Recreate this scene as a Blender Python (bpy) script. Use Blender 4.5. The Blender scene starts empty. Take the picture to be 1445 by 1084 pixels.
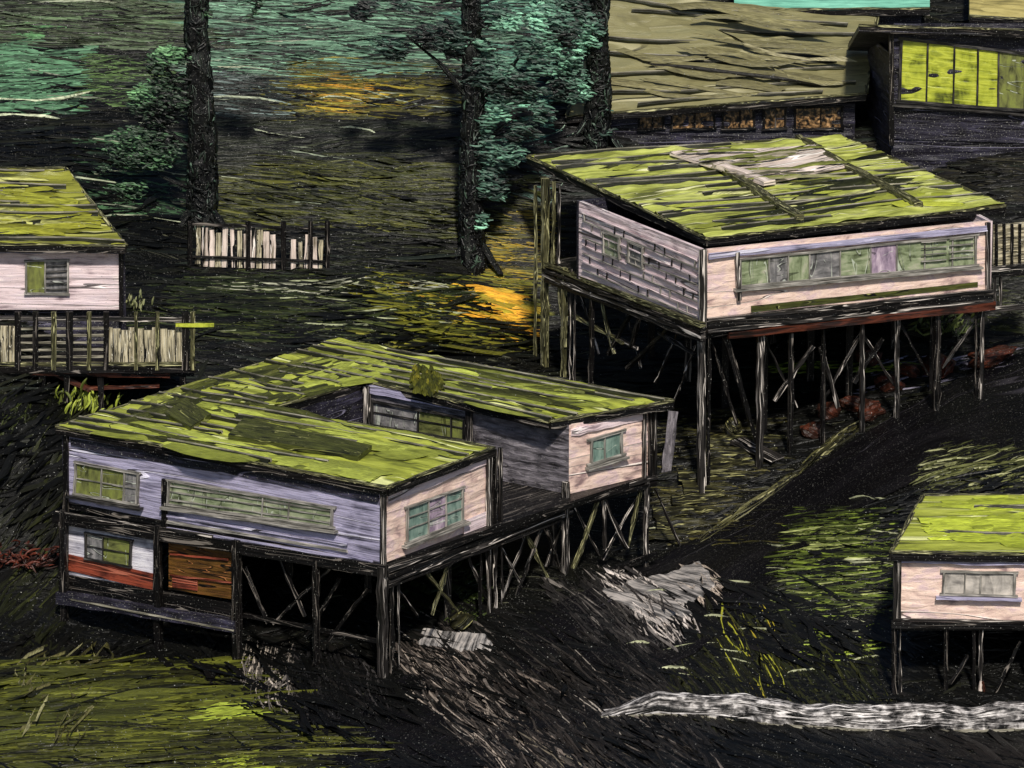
import bpy, math, random
import numpy as np
random.seed(7); np.random.seed(7)
SC = bpy.context.scene
COL = SC.collection

# ------------------------------------------------------------ camera / world / sun
PW, PH = 1445.0, 1084.0
DIST, PITCH = 160.0, math.radians(14.5)
F = 42.0 * DIST                                   # focal length in photo pixels
RIGHT = np.array([1.0, 0, 0])
FWD = np.array([0, math.cos(PITCH), -math.sin(PITCH)])
UP = np.array([0, math.sin(PITCH), math.cos(PITCH)])
CAM = -(RIGHT * ((540 - 722.5) / F * DIST) + UP * (-(795 - 542) / F * DIST) + FWD * DIST)
cd = bpy.data.cameras.new('camera'); co = bpy.data.objects.new('camera', cd); COL.objects.link(co)
co.location = CAM; co.rotation_euler = (math.pi / 2 - PITCH, 0, 0)
cd.sensor_width = 36; cd.lens = 36 * F / PW; cd.clip_start = 1; cd.clip_end = 2000
SC.camera = co

SUN_AZ, SUN_EL = (0.12, -0.993), math.radians(47)  # the sun stands to the right, behind the camera
world = bpy.data.worlds.new('World'); SC.world = world; world.use_nodes = True
wn = world.node_tree; bg = wn.nodes['Background']
sky = wn.nodes.new('ShaderNodeTexSky'); sky.sky_type = 'NISHITA'; sky.sun_disc = False
sky.sun_elevation = SUN_EL; sky.sun_rotation = math.atan2(SUN_AZ[0], SUN_AZ[1])
wn.links.new(sky.outputs[0], bg.inputs[0]); bg.inputs[1].default_value = 0.075
sd = bpy.data.lights.new('sun', 'SUN'); sd.energy = 3.9; sd.angle = math.radians(4); sd.color = (1, 0.945, 0.86)
so = bpy.data.objects.new('sun', sd); COL.objects.link(so)
sv = np.array([SUN_AZ[0] * math.cos(SUN_EL), SUN_AZ[1] * math.cos(SUN_EL), math.sin(SUN_EL)])
from mathutils import Vector
so.rotation_euler = Vector(sv).to_track_quat('Z', 'Y').to_euler(); so.location = (40, -60, 60)
SC.view_settings.view_transform = 'Standard'; SC.view_settings.look = 'None'
SC.view_settings.exposure = 0.15; SC.view_settings.gamma = 1.0
SC.view_settings.use_curve_mapping = False

# ------------------------------------------------------------ geometry helpers
def ray(px, py):
    return RIGHT * ((px - 722.5) / F) + UP * (-(py - 542) / F) + FWD
def on_y(px, py, y):
    d = ray(px, py); return CAM + d * ((y - CAM[1]) / d[1])
def on_z(px, py, z):
    d = ray(px, py); return CAM + d * ((z - CAM[2]) / d[2])
def on_plane(px, py, pl):
    d = ray(px, py); return CAM + d * (np.dot(pl[0] - CAM, pl[1]) / np.dot(d, pl[1]))
def unit(v): return v / (np.linalg.norm(v) + 1e-12)
ZUP = np.array([0, 0, 1.0])

_R = np.random.rand(256, 256)
def vn(u, v, seed=0):                             # smooth value noise, 0..1
    u = np.asarray(u, float) + seed * 17.31; v = np.asarray(v, float) + seed * 5.77
    i = np.floor(u).astype(int); j = np.floor(v).astype(int)
    f = u - i; g = v - j; f = f * f * (3 - 2 * f); g = g * g * (3 - 2 * g)
    i0, i1, j0, j1 = i & 255, (i + 1) & 255, j & 255, (j + 1) & 255
    return (_R[i0, j0] * (1 - f) + _R[i1, j0] * f) * (1 - g) + (_R[i0, j1] * (1 - f) + _R[i1, j1] * f) * g

# terrain: thin plate spline through surveyed ground points
CP = [(0,1084,-10),(350,1084,-10),(722,1084,-9),(1100,1084,-9),(1445,1084,-9),(-250,1084,-10),(1700,1084,-9),
      (0,935,1),(200,965,-1),(-250,935,2),(540,955,0),(85,850,8.6),(330,925,4),(700,870,4.7),(800,812,7.8),(912,788,12),
      (720,965,0.5),(850,990,-2.5),(1265,1012,-3),(1445,1012,-3),(1700,1012,-3),(1000,930,1.5),(1000,805,9),(1100,722,13),(1250,960,0),
      (990,668,16),(1075,612,18.5),(1265,556,21),(1390,503,24),(1460,530,22),(1700,520,23),(1330,680,9.5),(1460,660,11),
      (770,502,29),(830,520,27),(480,468,24),(620,484,25),(700,490,26),
      (540,380,29),(540,200,36),(540,0,44),(0,0,44),(-250,0,44),(280,320,31),(280,150,38),(0,600,12.5),(0,740,10.5),(105,575,15.5),(-250,600,12.5),
      (280,525,19),(60,232,30),(-200,232,30),(1185,195,37),(1445,285,30),(1445,205,34),(1445,0,44),(1700,0,44),(1700,205,34),(1000,190,38),(1000,0,46),(770,215,35)]
cps = [on_y(*c) for c in CP]
o0 = np.array([0, 0, 0.0])
cps += [np.array(p, float) for p in [(-2,9,-2.6),(3,8,-2.6),(-6,14,-1.6),(0,17,-1.2),(5,14,-2.0),(-70,120,60),(0,120,62),(70,120,60),(-70,-60,-16),(0,-60,-16),(70,-60,-16),(-70,20,2),(70,20,6)]]
cps = np.array(cps)
def _phi(r2): return 0.5 * r2 * np.log(r2 + 1e-9)
_S = 0.05
_X = cps[:, :2] * _S; _n = len(_X)
_K = _phi(((_X[:, None] - _X[None]) ** 2).sum(-1)) + np.eye(_n) * 2e-4
_Pm = np.hstack([np.ones((_n, 1)), _X])
_A = np.block([[_K, _Pm], [_Pm.T, np.zeros((3, 3))]])
_sol = np.linalg.solve(_A, np.concatenate([cps[:, 2], np.zeros(3)]))
def tps(x, y):
    q = np.stack([np.ravel(x), np.ravel(y)], -1) * _S
    z = _sol[_n] + _sol[_n + 1] * q[:, 0] + _sol[_n + 2] * q[:, 1]
    for k in range(_n): z = z + _sol[k] * _phi(((q - _X[k]) ** 2).sum(-1))
    return z.reshape(np.shape(x))
GX, GY, GS = -32.0, -22.0, 0.25
_gx = np.arange(GX, 32.01, GS); _gy = np.arange(GY, 60.01, GS)
_MX, _MY = np.meshgrid(_gx, _gy, indexing='ij')
GZ = tps(_MX, _MY) + (vn(_MX * 1.1, _MY * 1.1, 3) - .5) * .16 + (vn(_MX * 3, _MY * 3, 4) - .5) * .07
def tz(x, y):
    u = np.clip((np.asarray(x) - GX) / GS, 0, GZ.shape[0] - 1.001); v = np.clip((np.asarray(y) - GY) / GS, 0, GZ.shape[1] - 1.001)
    i = u.astype(int); j = v.astype(int); f = u - i; g = v - j
    return (GZ[i, j] * (1 - f) + GZ[i + 1, j] * f) * (1 - g) + (GZ[i, j + 1] * (1 - f) + GZ[i + 1, j + 1] * f) * g
_TS = np.arange(DIST - 35, DIST + 75, 0.25)
def ground(px, py):                               # where a line of sight meets the hillside, vectorised
    px = np.atleast_1d(np.asarray(px, float)); py = np.atleast_1d(np.asarray(py, float))
    d = RIGHT[None] * ((px - 722.5) / F)[:, None] + UP[None] * (-(py - 542) / F)[:, None] + FWD[None]
    out = np.zeros((len(px), 3)); B = 2000
    for s in range(0, len(px), B):
        dd = d[s:s + B]
        P = CAM[None, None] + dd[:, None] * _TS[None, :, None]
        h = P[..., 2] - tz(P[..., 0], P[..., 1])
        k = np.argmax(h < 0, axis=1); k[(h >= 0).all(1)] = len(_TS) - 1; k = np.maximum(k, 1)
        r = np.arange(len(dd)); a, b = h[r, k - 1], h[r, k]
        t = _TS[k - 1] + (_TS[k] - _TS[k - 1]) * np.clip(a / (a - b + 1e-9), 0, 1)
        out[s:s + B] = CAM + dd * t[:, None]
    return out
def gp(px, py): return ground(px, py)[0]
def gnormal(P, e=0.3):
    x, y = P[:, 0], P[:, 1]
    n = np.stack([-(tz(x + e, y) - tz(x - e, y)) / (2 * e), -(tz(x, y + e) - tz(x, y - e)) / (2 * e), np.ones_like(x)], -1)
    return n / np.linalg.norm(n, axis=1, keepdims=True)

# ------------------------------------------------------------ materials
def lin(c):
    c = np.asarray(c, float) / 255.0
    return np.where(c <= 0.04045, c / 12.92, ((c + 0.055) / 1.055) ** 2.4)
def brush(name, cols, su=0.7, sv=14.0, blotch=0.8, bump=0.03, rough=0.42, spec=0.3, mix=0.55, lines=None, specks=0.0):
    """oil-like surface: streaks along the U direction of the mesh's metre UVs, plus blotches"""
    m = bpy.data.materials.new(name); m.use_nodes = True; nt = m.node_tree; N = nt.nodes; L = nt.links
    bs = N['Principled BSDF']
    uv = N.new('ShaderNodeUVMap')
    def mapping(a, b):
        mp = N.new('ShaderNodeMapping'); mp.inputs['Scale'].default_value = (a, b, 1); L.new(uv.outputs[0], mp.inputs[0]); return mp
    def noise(mp, det, dist, rgh=.55):
        n = N.new('ShaderNodeTexNoise'); n.noise_dimensions = '2D'; n.inputs['Scale'].default_value = 1
        n.inputs['Detail'].default_value = det; n.inputs['Roughness'].default_value = rgh; n.inputs['Distortion'].default_value = dist
        L.new(mp.outputs[0], n.inputs['Vector']); return n
    n1 = noise(mapping(su, sv), 4, .5); n2 = noise(mapping(blotch, blotch * 1.7), 4, .3); n3 = noise(mapping(22, 22), 3, .2, .7)
    ma = N.new('ShaderNodeMix'); ma.data_type = 'FLOAT'; ma.inputs[0].default_value = mix
    L.new(n2.outputs[0], ma.inputs[2]); L.new(n1.outputs[0], ma.inputs[3])
    rp = N.new('ShaderNodeValToRGB'); cr = rp.color_ramp
    k = len(cols)
    while len(cr.elements) < k: cr.elements.new(.5)
    for i, c in enumerate(cols):
        cr.elements[i].position = 0.33 + 0.34 * i / max(1, k - 1)
        cr.elements[i].color = (*[float(x) for x in c], 1)
    L.new(ma.outputs[0], rp.inputs[0]); col = rp.outputs[0]
    def maprange(src, a, b):
        r = N.new('ShaderNodeMapRange'); r.interpolation_type = 'SMOOTHSTEP'; r.inputs[1].default_value = a; r.inputs[2].default_value = b; r.inputs[3].default_value = 0; r.inputs[4].default_value = 1
        L.new(src, r.inputs[0]); return r.outputs[0]
    def math_(op, a, b=None, v=None):
        q = N.new('ShaderNodeMath'); q.operation = op; L.new(a, q.inputs[0])
        if b is not None: L.new(b, q.inputs[1])
        if v is not None: q.inputs[1].default_value = v
        return q.outputs[0]
    def mixcol(f, c0, c1):
        q = N.new('ShaderNodeMix'); q.data_type = 'RGBA'; L.new(f, q.inputs[0]); L.new(c0, q.inputs[6]); q.inputs[7].default_value = (*[float(x) for x in c1], 1); return q.outputs[2]
    extra = None
    if lines:                                     # scored grooves: a dark cut with a pale raised lip, along the streaks
        lu, lv, K, bw, pw, pc, amt = lines
        nl = noise(mapping(lu, lv), 1.6, .6, .5); t = math_('FRACT', math_('MULTIPLY', nl.outputs[0], v=K))
        br = maprange(noise(mapping(lu * 2.1, lv * .6), 2, .2).outputs[0], .36, .5)
        cut = math_('MULTIPLY', maprange(t, bw, bw * .6), br); lip = math_('MULTIPLY', math_('MULTIPLY', maprange(t, bw * .75, bw), maprange(t, bw + pw, bw + pw * .6)), br)
        cut = math_('MULTIPLY', cut, v=amt); lip = math_('MULTIPLY', lip, v=amt)
        col = mixcol(cut, col, lin((9, 9, 8))); col = mixcol(lip, col, pc)
        extra = math_('SUBTRACT', lip, cut)
    if specks:
        ns = noise(mapping(16, 16), 2, 0, .6); col = mixcol(maprange(ns.outputs[0], .735 - specks, .76 - specks), col, lin((150, 148, 140)))
    L.new(col, bs.inputs['Base Color'])
    ad = N.new('ShaderNodeMath'); ad.operation = 'MULTIPLY_ADD'; ad.inputs[1].default_value = 0.22
    L.new(n3.outputs[0], ad.inputs[0]); L.new(n1.outputs[0], ad.inputs[2])
    bp = N.new('ShaderNodeBump'); bp.inputs['Strength'].default_value = 1; bp.inputs['Distance'].default_value = bump
    hh = ad.outputs[0]
    if extra is not None: hh = math_('ADD', hh, math_('MULTIPLY', extra, v=.7))
    L.new(hh, bp.inputs['Height']); L.new(bp.outputs[0], bs.inputs['Normal'])
    bs.inputs['Roughness'].default_value = rough; bs.inputs['Specular IOR Level'].default_value = spec
    return m
KL = 0.85                                         # photo colour -> base colour
def P(*cs): return [lin(c) / KL for c in cs]
M = {}
def pc(*c): return lin(c) / KL
WOODL = (.5, 13, 5, .42, .26, pc(186,176,166), 1.0)
def LN(lu, lv, K, bw, pw, c, amt=1.0): return (lu, lv, K, bw, pw, pc(*c), amt)
M['earth'] = brush('dark_earth', P((3,3,3),(6,6,5),(11,11,8),(20,20,13)), .5, 4, .4, .06, .45, .12, lines=LN(.10,1.0,3,.12,.04,(84,84,66),.8), specks=.03)
M['road'] = brush('road_surface', P((3,3,4),(6,5,6),(10,9,11),(18,16,18)), .25, 5, .3, .04, .45, .12, lines=LN(.05,.5,2,.1,.02,(50,47,52),.6), specks=.01)
M['moss'] = brush('mossy_roof', P((58,61,26),(96,101,38),(146,152,56),(168,174,72),(112,117,46)), .22, 2.6, .3, .08, .33, .45, .45, LN(.05,.6,4,.07,.12,(206,208,140)))
M['moss_pale'] = brush('mossy_pale_roof', P((84,87,42),(124,128,56),(158,164,76),(180,184,100),(136,139,78)), .22, 2.6, .3, .09, .33, .45, .45, LN(.05,.62,5,.12,.16,(216,214,164)))
M['moss_dim'] = brush('dim_mossy_roof', P((52,53,20),(94,95,34),(122,122,44),(138,139,52),(84,86,32)), .22, 2.6, .3, .08, .33, .45, .5, LN(.05,.6,5,.16,.14,(176,174,110)))
M['olive_roof'] = brush('olive_roof', P((92,88,60),(108,103,70),(118,113,78),(108,105,74),(124,119,84)), .3, 3, .5, .06, .38, .4, .45, LN(.04,.36,3,.04,.10,(158,152,118),.8))
M['pink'] = brush('pink_plaster', P((140,116,114),(200,172,160),(218,192,176),(196,170,170),(230,208,194)), 1.1, 4, .8, .05, .36, .4, .3, LN(.07,.8,3,.04,.05,(242,230,220),.8), .02)
M['pinkgrey'] = brush('pink_grey_boards', P((130,112,116),(190,170,172),(212,192,192),(202,184,188),(224,208,204)), .5, 7, .9, .04, .4, .35, .5, LN(.08,1.6,4,.12,.08,(240,230,226),.8), .02)
M['violet'] = brush('violet_boards', P((40,39,52),(112,108,128),(160,154,178),(140,136,160),(194,188,210)), .3, 8, .5, .055, .36, .4, .5, LN(.05,1.1,3,.06,.06,(212,208,222),.9), .03)  # trim colour; also carries the front wall's cool shade
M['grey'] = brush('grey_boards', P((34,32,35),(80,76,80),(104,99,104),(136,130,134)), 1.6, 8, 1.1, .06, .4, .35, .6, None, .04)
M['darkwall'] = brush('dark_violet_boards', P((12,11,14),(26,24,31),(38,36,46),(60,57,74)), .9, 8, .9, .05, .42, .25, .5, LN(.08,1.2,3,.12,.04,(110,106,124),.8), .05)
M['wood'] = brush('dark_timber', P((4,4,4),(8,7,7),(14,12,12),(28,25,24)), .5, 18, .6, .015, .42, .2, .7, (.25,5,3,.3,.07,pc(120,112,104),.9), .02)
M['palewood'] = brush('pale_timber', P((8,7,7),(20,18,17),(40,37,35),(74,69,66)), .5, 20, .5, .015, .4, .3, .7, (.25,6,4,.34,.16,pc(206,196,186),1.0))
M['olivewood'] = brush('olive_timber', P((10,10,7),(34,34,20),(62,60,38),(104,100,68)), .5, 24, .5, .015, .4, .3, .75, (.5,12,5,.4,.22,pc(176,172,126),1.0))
M['edge'] = brush('pale_edge_board', P((30,28,22),(110,106,92),(170,164,146)), .8, 24, 1.2, .012, .4, .3, .7)
M['redwood'] = brush('red_brown_timber', P((22,12,10),(60,30,21),(92,46,30)), .6, 18, .8, .02, .4, .3, .7, (.4,10,4,.3,.1,pc(150,90,66),.8))
M['slab'] = brush('scraped_concrete', P((12,12,11),(52,50,49),(118,114,111),(168,160,153),(92,89,87)), .5, 9, .8, .05, .42, .3, .55, LN(.06,1.4,3,.08,.06,(204,196,188),.8), .03)
M['seam'] = brush('seam_moss', P((14,14,8),(28,29,15),(48,50,24)), .5, 9, .8, .03, .4, .3, .6)
M['rust'] = brush('rust_beam', P((10,7,5),(36,19,14),(84,42,28),(24,14,11)), .5, 9, .8, .03, .4, .3, .6)
M['whitewall'] = brush('white_boards', P((60,58,66),(150,147,158),(200,196,204),(216,212,216)), .4, 8, .9, .04, .38, .35, .5)
M['redpaint'] = brush('red_boards', P((30,16,12),(96,44,32),(140,66,46),(84,42,32)), .5, 10, 1.0, .04, .4, .3, .6, LN(.06,2,4,.2,.1,(176,106,84),.7))
M['brown'] = brush('brown_planks', P((26,17,8),(72,49,20),(98,68,28),(110,66,36)), .6, 9, .8, .03, .4, .3, .6, LN(.3,4,5,.25,.06,(176,116,70)))
M['olivepanel'] = brush('olive_panel', P((30,32,14),(58,61,26),(78,82,34)), .9, 10, .9, .03, .42, .3, .6, LN(.3,2.5,5,.2,.08,(140,140,84)))
M['plank'] = brush('weathered_planks', P((40,38,28),(128,120,98),(176,166,138),(196,186,160)), .8, 12, .9, .02, .42, .3, .7, (.5,9,5,.3,.1,pc(226,220,200),1.0))
M['white'] = brush('white_planks', P((96,88,70),(176,162,150),(216,198,186),(226,212,200)), .3, 7, .5, .04, .38, .35, .55, LN(.08,1.6,5,.22,.1,(240,232,222)))
M['frame'] = brush('window_frame', P((36,35,32),(112,109,102),(172,166,158)), .8, 22, 1.4, .01, .4, .3, .7)
M['darkframe'] = brush('dark_window_frame', P((10,9,9),(28,27,26),(84,80,76)), .8, 22, 1.4, .01, .4, .3, .7)
GL = LN(2.5,.5,3,.12,.06,(190,196,180),.6)
M['g_green'] = brush('green_glass', P((70,76,54),(108,118,88),(136,144,114),(160,158,138)), 1.2, 5, 1.6, .015, .25, .5, .5, GL)
M['g_olive'] = brush('olive_glass', P((52,55,32),(90,93,54),(108,113,60),(120,128,62)), 1.2, 5, 1.8, .015, .25, .5, .5, GL)
M['g_teal'] = brush('teal_glass', P((66,82,76),(102,124,114),(130,148,136)), 1.2, 5, 1.6, .015, .25, .5, .5, GL)
M['g_grey'] = brush('grey_glass', P((62,62,62),(106,104,104),(142,138,136)), 1.4, 5, 1.8, .015, .25, .5, .5, GL)
M['g_pale'] = brush('pale_glass', P((104,100,96),(156,150,142),(190,182,172)), 4, 1.2, 1.8, .015, .25, .5, .5)
M['g_violet'] = brush('violet_glass', P((96,84,100),(146,128,144),(190,172,182)), 1.4, 5, 1.8, .015, .25, .5, .5, GL)
M['g_lime'] = brush('lime_glass', P((70,76,26),(140,148,44),(170,176,60),(130,138,46)), 5, .5, .9, .04, .3, .4, .45)
M['g_amber'] = brush('amber_glass', P((9,8,8),(16,14,12),(110,84,54),(190,150,104)), 5, 4, 5, .03, .3, .4, .5)
M['stone'] = brush('pale_stone', P((7,7,7),(22,21,21),(104,100,98),(196,190,186),(222,217,212)), .8, 9, 2.2, .07, .4, .3, .5, LN(.08,2.2,4,.2,.12,(226,220,216)), .03)
M['step'] = brush('mossy_stone_step', P((8,8,6),(28,27,15),(60,57,30)), .8, 9, 1.0, .03, .42, .3, .6, (.5,6,4,.3,.2,pc(150,146,96),1.0))
M['redrock'] = brush('red_brown_rock', P((12,8,6),(46,24,16),(92,44,28)), 2, 7, 1.5, .05, .45, .25, .6, specks=.02)
M['tealroof'] = brush('teal_roof', P((74,124,106),(108,168,144),(128,190,164)), .5, 6, .6, .04, .42, .3, .5)
M['tanroof'] = brush('tan_roof', P((100,92,54),(150,138,84),(168,156,100)), .5, 6, .6, .04, .42, .3, .5)
M['bark'] = brush('dark_bark', P((4,4,5),(9,9,10),(17,18,17),(32,34,31)), .8, 3, .8, .06, .45, .2, .6, LN(.5,2,4,.3,.05,(96,108,98)), .03)
def stroke_material(name, rough=0.42, spec=0.22, bump=0.02):
    m = bpy.data.materials.new(name); m.use_nodes = True; nt = m.node_tree; N = nt.nodes; L = nt.links; bs = N['Principled BSDF']
    at = N.new('ShaderNodeAttribute'); at.attribute_name = 'tint'
    uv = N.new('ShaderNodeUVMap'); mp = N.new('ShaderNodeMapping'); mp.inputs['Scale'].default_value = (2.2, 34, 1); L.new(uv.outputs[0], mp.inputs[0])
    n = N.new('ShaderNodeTexNoise'); n.noise_dimensions = '2D'; n.inputs['Scale'].default_value = 1; n.inputs['Detail'].default_value = 3; n.inputs['Distortion'].default_value = .4
    L.new(mp.outputs[0], n.inputs['Vector'])
    mr = N.new('ShaderNodeMapRange'); mr.inputs[1].default_value = .3; mr.inputs[2].default_value = .7; mr.inputs[3].default_value = .45; mr.inputs[4].default_value = 1.4
    L.new(n.outputs[0], mr.inputs[0])
    mx = N.new('ShaderNodeVectorMath'); mx.operation = 'SCALE'; L.new(at.outputs['Color'], mx.inputs[0]); L.new(mr.outputs[0], mx.inputs['Scale'])
    ge = N.new('ShaderNodeNewGeometry'); ns = N.new('ShaderNodeTexNoise'); ns.inputs['Scale'].default_value = 15; ns.inputs['Detail'].default_value = 2; L.new(ge.outputs['Position'], ns.inputs['Vector'])
    sr = N.new('ShaderNodeMapRange'); sr.inputs[1].default_value = .715; sr.inputs[2].default_value = .735; L.new(ns.outputs[0], sr.inputs[0])
    mc = N.new('ShaderNodeMix'); mc.data_type = 'RGBA'; L.new(sr.outputs[0], mc.inputs[0]); L.new(mx.outputs[0], mc.inputs[6]); mc.inputs[7].default_value = (.34, .34, .31, 1)
    L.new(mc.outputs[2], bs.inputs['Base Color'])
    bp = N.new('ShaderNodeBump'); bp.inputs['Strength'].default_value = 1; bp.inputs['Distance'].default_value = bump
    L.new(n.outputs[0], bp.inputs['Height']); L.new(bp.outputs[0], bs.inputs['Normal'])
    bs.inputs['Roughness'].default_value = rough; bs.inputs['Specular IOR Level'].default_value = spec
    return m
M['blade'] = stroke_material('grass_blades'); M['leaf'] = stroke_material('leaves', .42, .3)

# ------------------------------------------------------------ object helpers
def tag(o, label=None, cat=None, group=None, kind=None):
    if label: o['label'] = label
    if cat: o['category'] = cat
    if group: o['group'] = group
    if kind: o['kind'] = kind
    return o
def empty(name, loc, label, cat, group=None):
    o = bpy.data.objects.new(name, None); COL.objects.link(o); o.location = [float(v) for v in loc]
    o.empty_display_size = .5
    o['org'] = [float(v) for v in loc]
    return tag(o, label, cat, group)
def origin(parent):
    o = np.zeros(3)
    while parent is not None:
        o = o + np.array(parent.location); parent = parent.parent
    return o
class MB:
    def __init__(s): s.v = []; s.f = []; s.m = []; s.uv = []
    def quad(s, a, b, c, d, mi=0, uv=None):
        k = len(s.v); s.v += [a, b, c, d]; s.f.append((k, k + 1, k + 2, k + 3)); s.m.append(mi)
        if uv is None:
            lu = np.linalg.norm(b - a); lv = np.linalg.norm(d - a); o = random.random() * 40
            uv = [(o, o), (o + lu, o), (o + lu, o + lv), (o, o + lv)]
            if lv > lu: uv = [(o, o), (o, o + lu), (o + lv, o + lu), (o + lv, o)]
        s.uv += uv
    def hexa(s, p, mi=0):
        """8 corners: 0-3 one face, 4-7 the opposite one in the same order"""
        for q in ((3, 2, 1, 0), (4, 5, 6, 7), (0, 1, 5, 4), (1, 2, 6, 5), (2, 3, 7, 6), (3, 0, 4, 7)):
            s.quad(*[p[i] for i in q], mi)
    def slab(s, a, b, c, d, n, t, mi=0):
        n = n * t; s.hexa([a - n, b - n, c - n, d - n, a, b, c, d], mi)
    def bar(s, p, q, w, d, side, mi=0, wob=.012, seg=None):
        """a hewn timber from p to q: w along 'side', d across it, slightly uneven"""
        p = np.asarray(p, float); q = np.asarray(q, float); ax = q - p; Ln = np.linalg.norm(ax); ax = ax / (Ln + 1e-9)
        sd_ = side - ax * np.dot(side, ax); sd_ = unit(sd_); th = np.cross(ax, sd_)
        n = seg or max(2, min(10, int(Ln / .35))); rings = []; o = random.random() * 60
        for i in range(n + 1):
            t = i / n; c = p + (q - p) * t
            j = lambda: random.uniform(-wob, wob)
            rings.append([c + sd_ * (sx * w / 2 + j()) + th * (sy * d / 2 + j()) for sx, sy in ((-1, -1), (1, -1), (1, 1), (-1, 1))])
        for i in range(n):
            for e in range(4):
                f2 = (e + 1) % 4; wd = w if e % 2 == 0 else d
                u0, u1 = o + Ln * i / n, o + Ln * (i + 1) / n; v0 = o + e * 1.7
                s.quad(rings[i][e], rings[i][f2], rings[i + 1][f2], rings[i + 1][e], mi, [(u0, v0), (u0, v0 + wd), (u1, v0 + wd), (u1, v0)])
        s.quad(*rings[0][::-1], mi); s.quad(*rings[-1], mi)
    def grid(s, fn, nu, nv, mi=0, uvf=None, skip=None):
        """fn(u,v arrays in 0..1) -> points; a shared-vertex sheet"""
        U, V = np.meshgrid(np.linspace(0, 1, nu + 1), np.linspace(0, 1, nv + 1), indexing='ij')
        Pt = fn(U, V); k = len(s.v); s.v += list(Pt.reshape(-1, 3)); UVp = uvf(Pt)
        for i in range(nu):
            for j in range(nv):
                a = (i, j), (i + 1, j), (i + 1, j + 1), (i, j + 1)
                s.f.append(tuple(k + x * (nv + 1) + y for x, y in a)); s.m.append(mi); s.uv += [tuple(UVp[x, y]) for x, y in a]
    def build(s, name, mats, parent=None, smooth=False, kind=None):
        me = bpy.data.meshes.new(name); o0_ = origin(parent)
        me.from_pydata([tuple(np.asarray(v) - o0_) for v in s.v], [], s.f)
        for m in (mats if isinstance(mats, (list, tuple)) else [mats]): me.materials.append(M[m] if isinstance(m, str) else m)
        me.polygons.foreach_set('material_index', s.m)
        ul = me.uv_layers.new(name='UVMap'); ul.data.foreach_set('uv', np.asarray(s.uv, np.float32).ravel())
        if smooth: me.polygons.foreach_set('use_smooth', [True] * len(s.f))
        me.validate(); me.update()
        o = bpy.data.objects.new(name, me); COL.objects.link(o); o.parent = parent
        if kind: o['kind'] = kind
        return o

def strokes(name, pos, dr, nr, Ln, Wd, Hh, cols, mat='blade', parent=None, bend=.12, bristle=.35, taper=.35):
    """many small blades, each a real ridge with thickness, as one mesh"""
    N = len(pos); S, C = 5, 3
    nr = nr - dr * (nr * dr).sum(1, keepdims=True); nr /= np.linalg.norm(nr, axis=1, keepdims=True) + 1e-9
    sd_ = np.cross(nr, dr)
    t = np.linspace(-.5, .5, S); a = np.array([-.5, 0, .5]); h = np.array([0., 1, 0])
    wt = 1 - taper * (np.abs(t) * 2) ** 3
    rs = np.random.rand
    b = (rs(N, 1) - .5) * 2 * bend * Ln[:, None] * (1 - (2 * t[None]) ** 2)
    ragged = (rs(N, 1, C) - .5) * .22 * Ln[:, None, None] * (np.abs(t)[None, :, None] > .45)
    along = t[None, :, None] * Ln[:, None, None] + ragged
    across = a[None, None] * Wd[:, None, None] * wt[None, :, None] + b[:, :, None]
    hh = h[None, None] * Hh[:, None, None] * (0.55 + .9 * rs(N, S, C)) * (1 - .55 * (np.abs(t) * 2) ** 4)[None, :, None]
    hh[:, :, [0, 2]] = -.02
    V = pos[:, None, None] + dr[:, None, None] * along[..., None] + sd_[:, None, None] * across[..., None] + nr[:, None, None] * hh[..., None]
    tint = cols[:, None, None] * (1 + (rs(N, 1, C, 1) - .5) * 2 * bristle) * (1 + (rs(N, S, 1, 1) - .5) * .3)
    tint = np.broadcast_to(tint, (N, S, C, 3))
    ofs = rs(N, 1, 1) * 90
    uv = np.stack(np.broadcast_arrays(along + ofs, across + ofs * 1.3), -1)
    idx = np.arange(N * S * C).reshape(N, S, C)
    fc = np.stack([idx[:, :-1, :-1], idx[:, 1:, :-1], idx[:, 1:, 1:], idx[:, :-1, 1:]], -1).reshape(-1, 4)
    me = bpy.data.meshes.new(name); nv, nf = N * S * C, len(fc)
    me.vertices.add(nv); me.vertices.foreach_set('co', (V.reshape(-1, 3) - origin(parent)).astype(np.float32).ravel())
    me.loops.add(nf * 4); me.loops.foreach_set('vertex_index', fc.ravel().astype(np.int32))
    me.polygons.add(nf); me.polygons.foreach_set('loop_start', np.arange(0, nf * 4, 4, dtype=np.int32))
    me.update(calc_edges=True)
    ul = me.uv_layers.new(name='UVMap'); ul.data.foreach_set('uv', uv.reshape(-1, 2)[fc.ravel()].astype(np.float32).ravel())
    ca = me.color_attributes.new('tint', 'FLOAT_COLOR', 'POINT')
    ca.data.foreach_set('color', np.concatenate([np.clip(tint.reshape(-1, 3), 0, 1), np.ones((nv, 1))], 1).astype(np.float32).ravel())
    me.materials.append(M[mat]); me.polygons.foreach_set('use_smooth', np.ones(nf, bool)); me.validate()
    o = bpy.data.objects.new(name, me); COL.objects.link(o); o.parent = parent
    return o
def in_poly(x, y, poly):
    c = np.zeros(len(x), bool); n = len(poly)
    for i in range(n):
        x1, y1 = poly[i]; x2, y2 = poly[(i + 1) % n]
        if y1 == y2: continue
        c ^= ((y1 > y) != (y2 > y)) & (x < (x2 - x1) * (y - y1) / (y2 - y1) + x1)
    return c
FINE = 3.2
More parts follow.
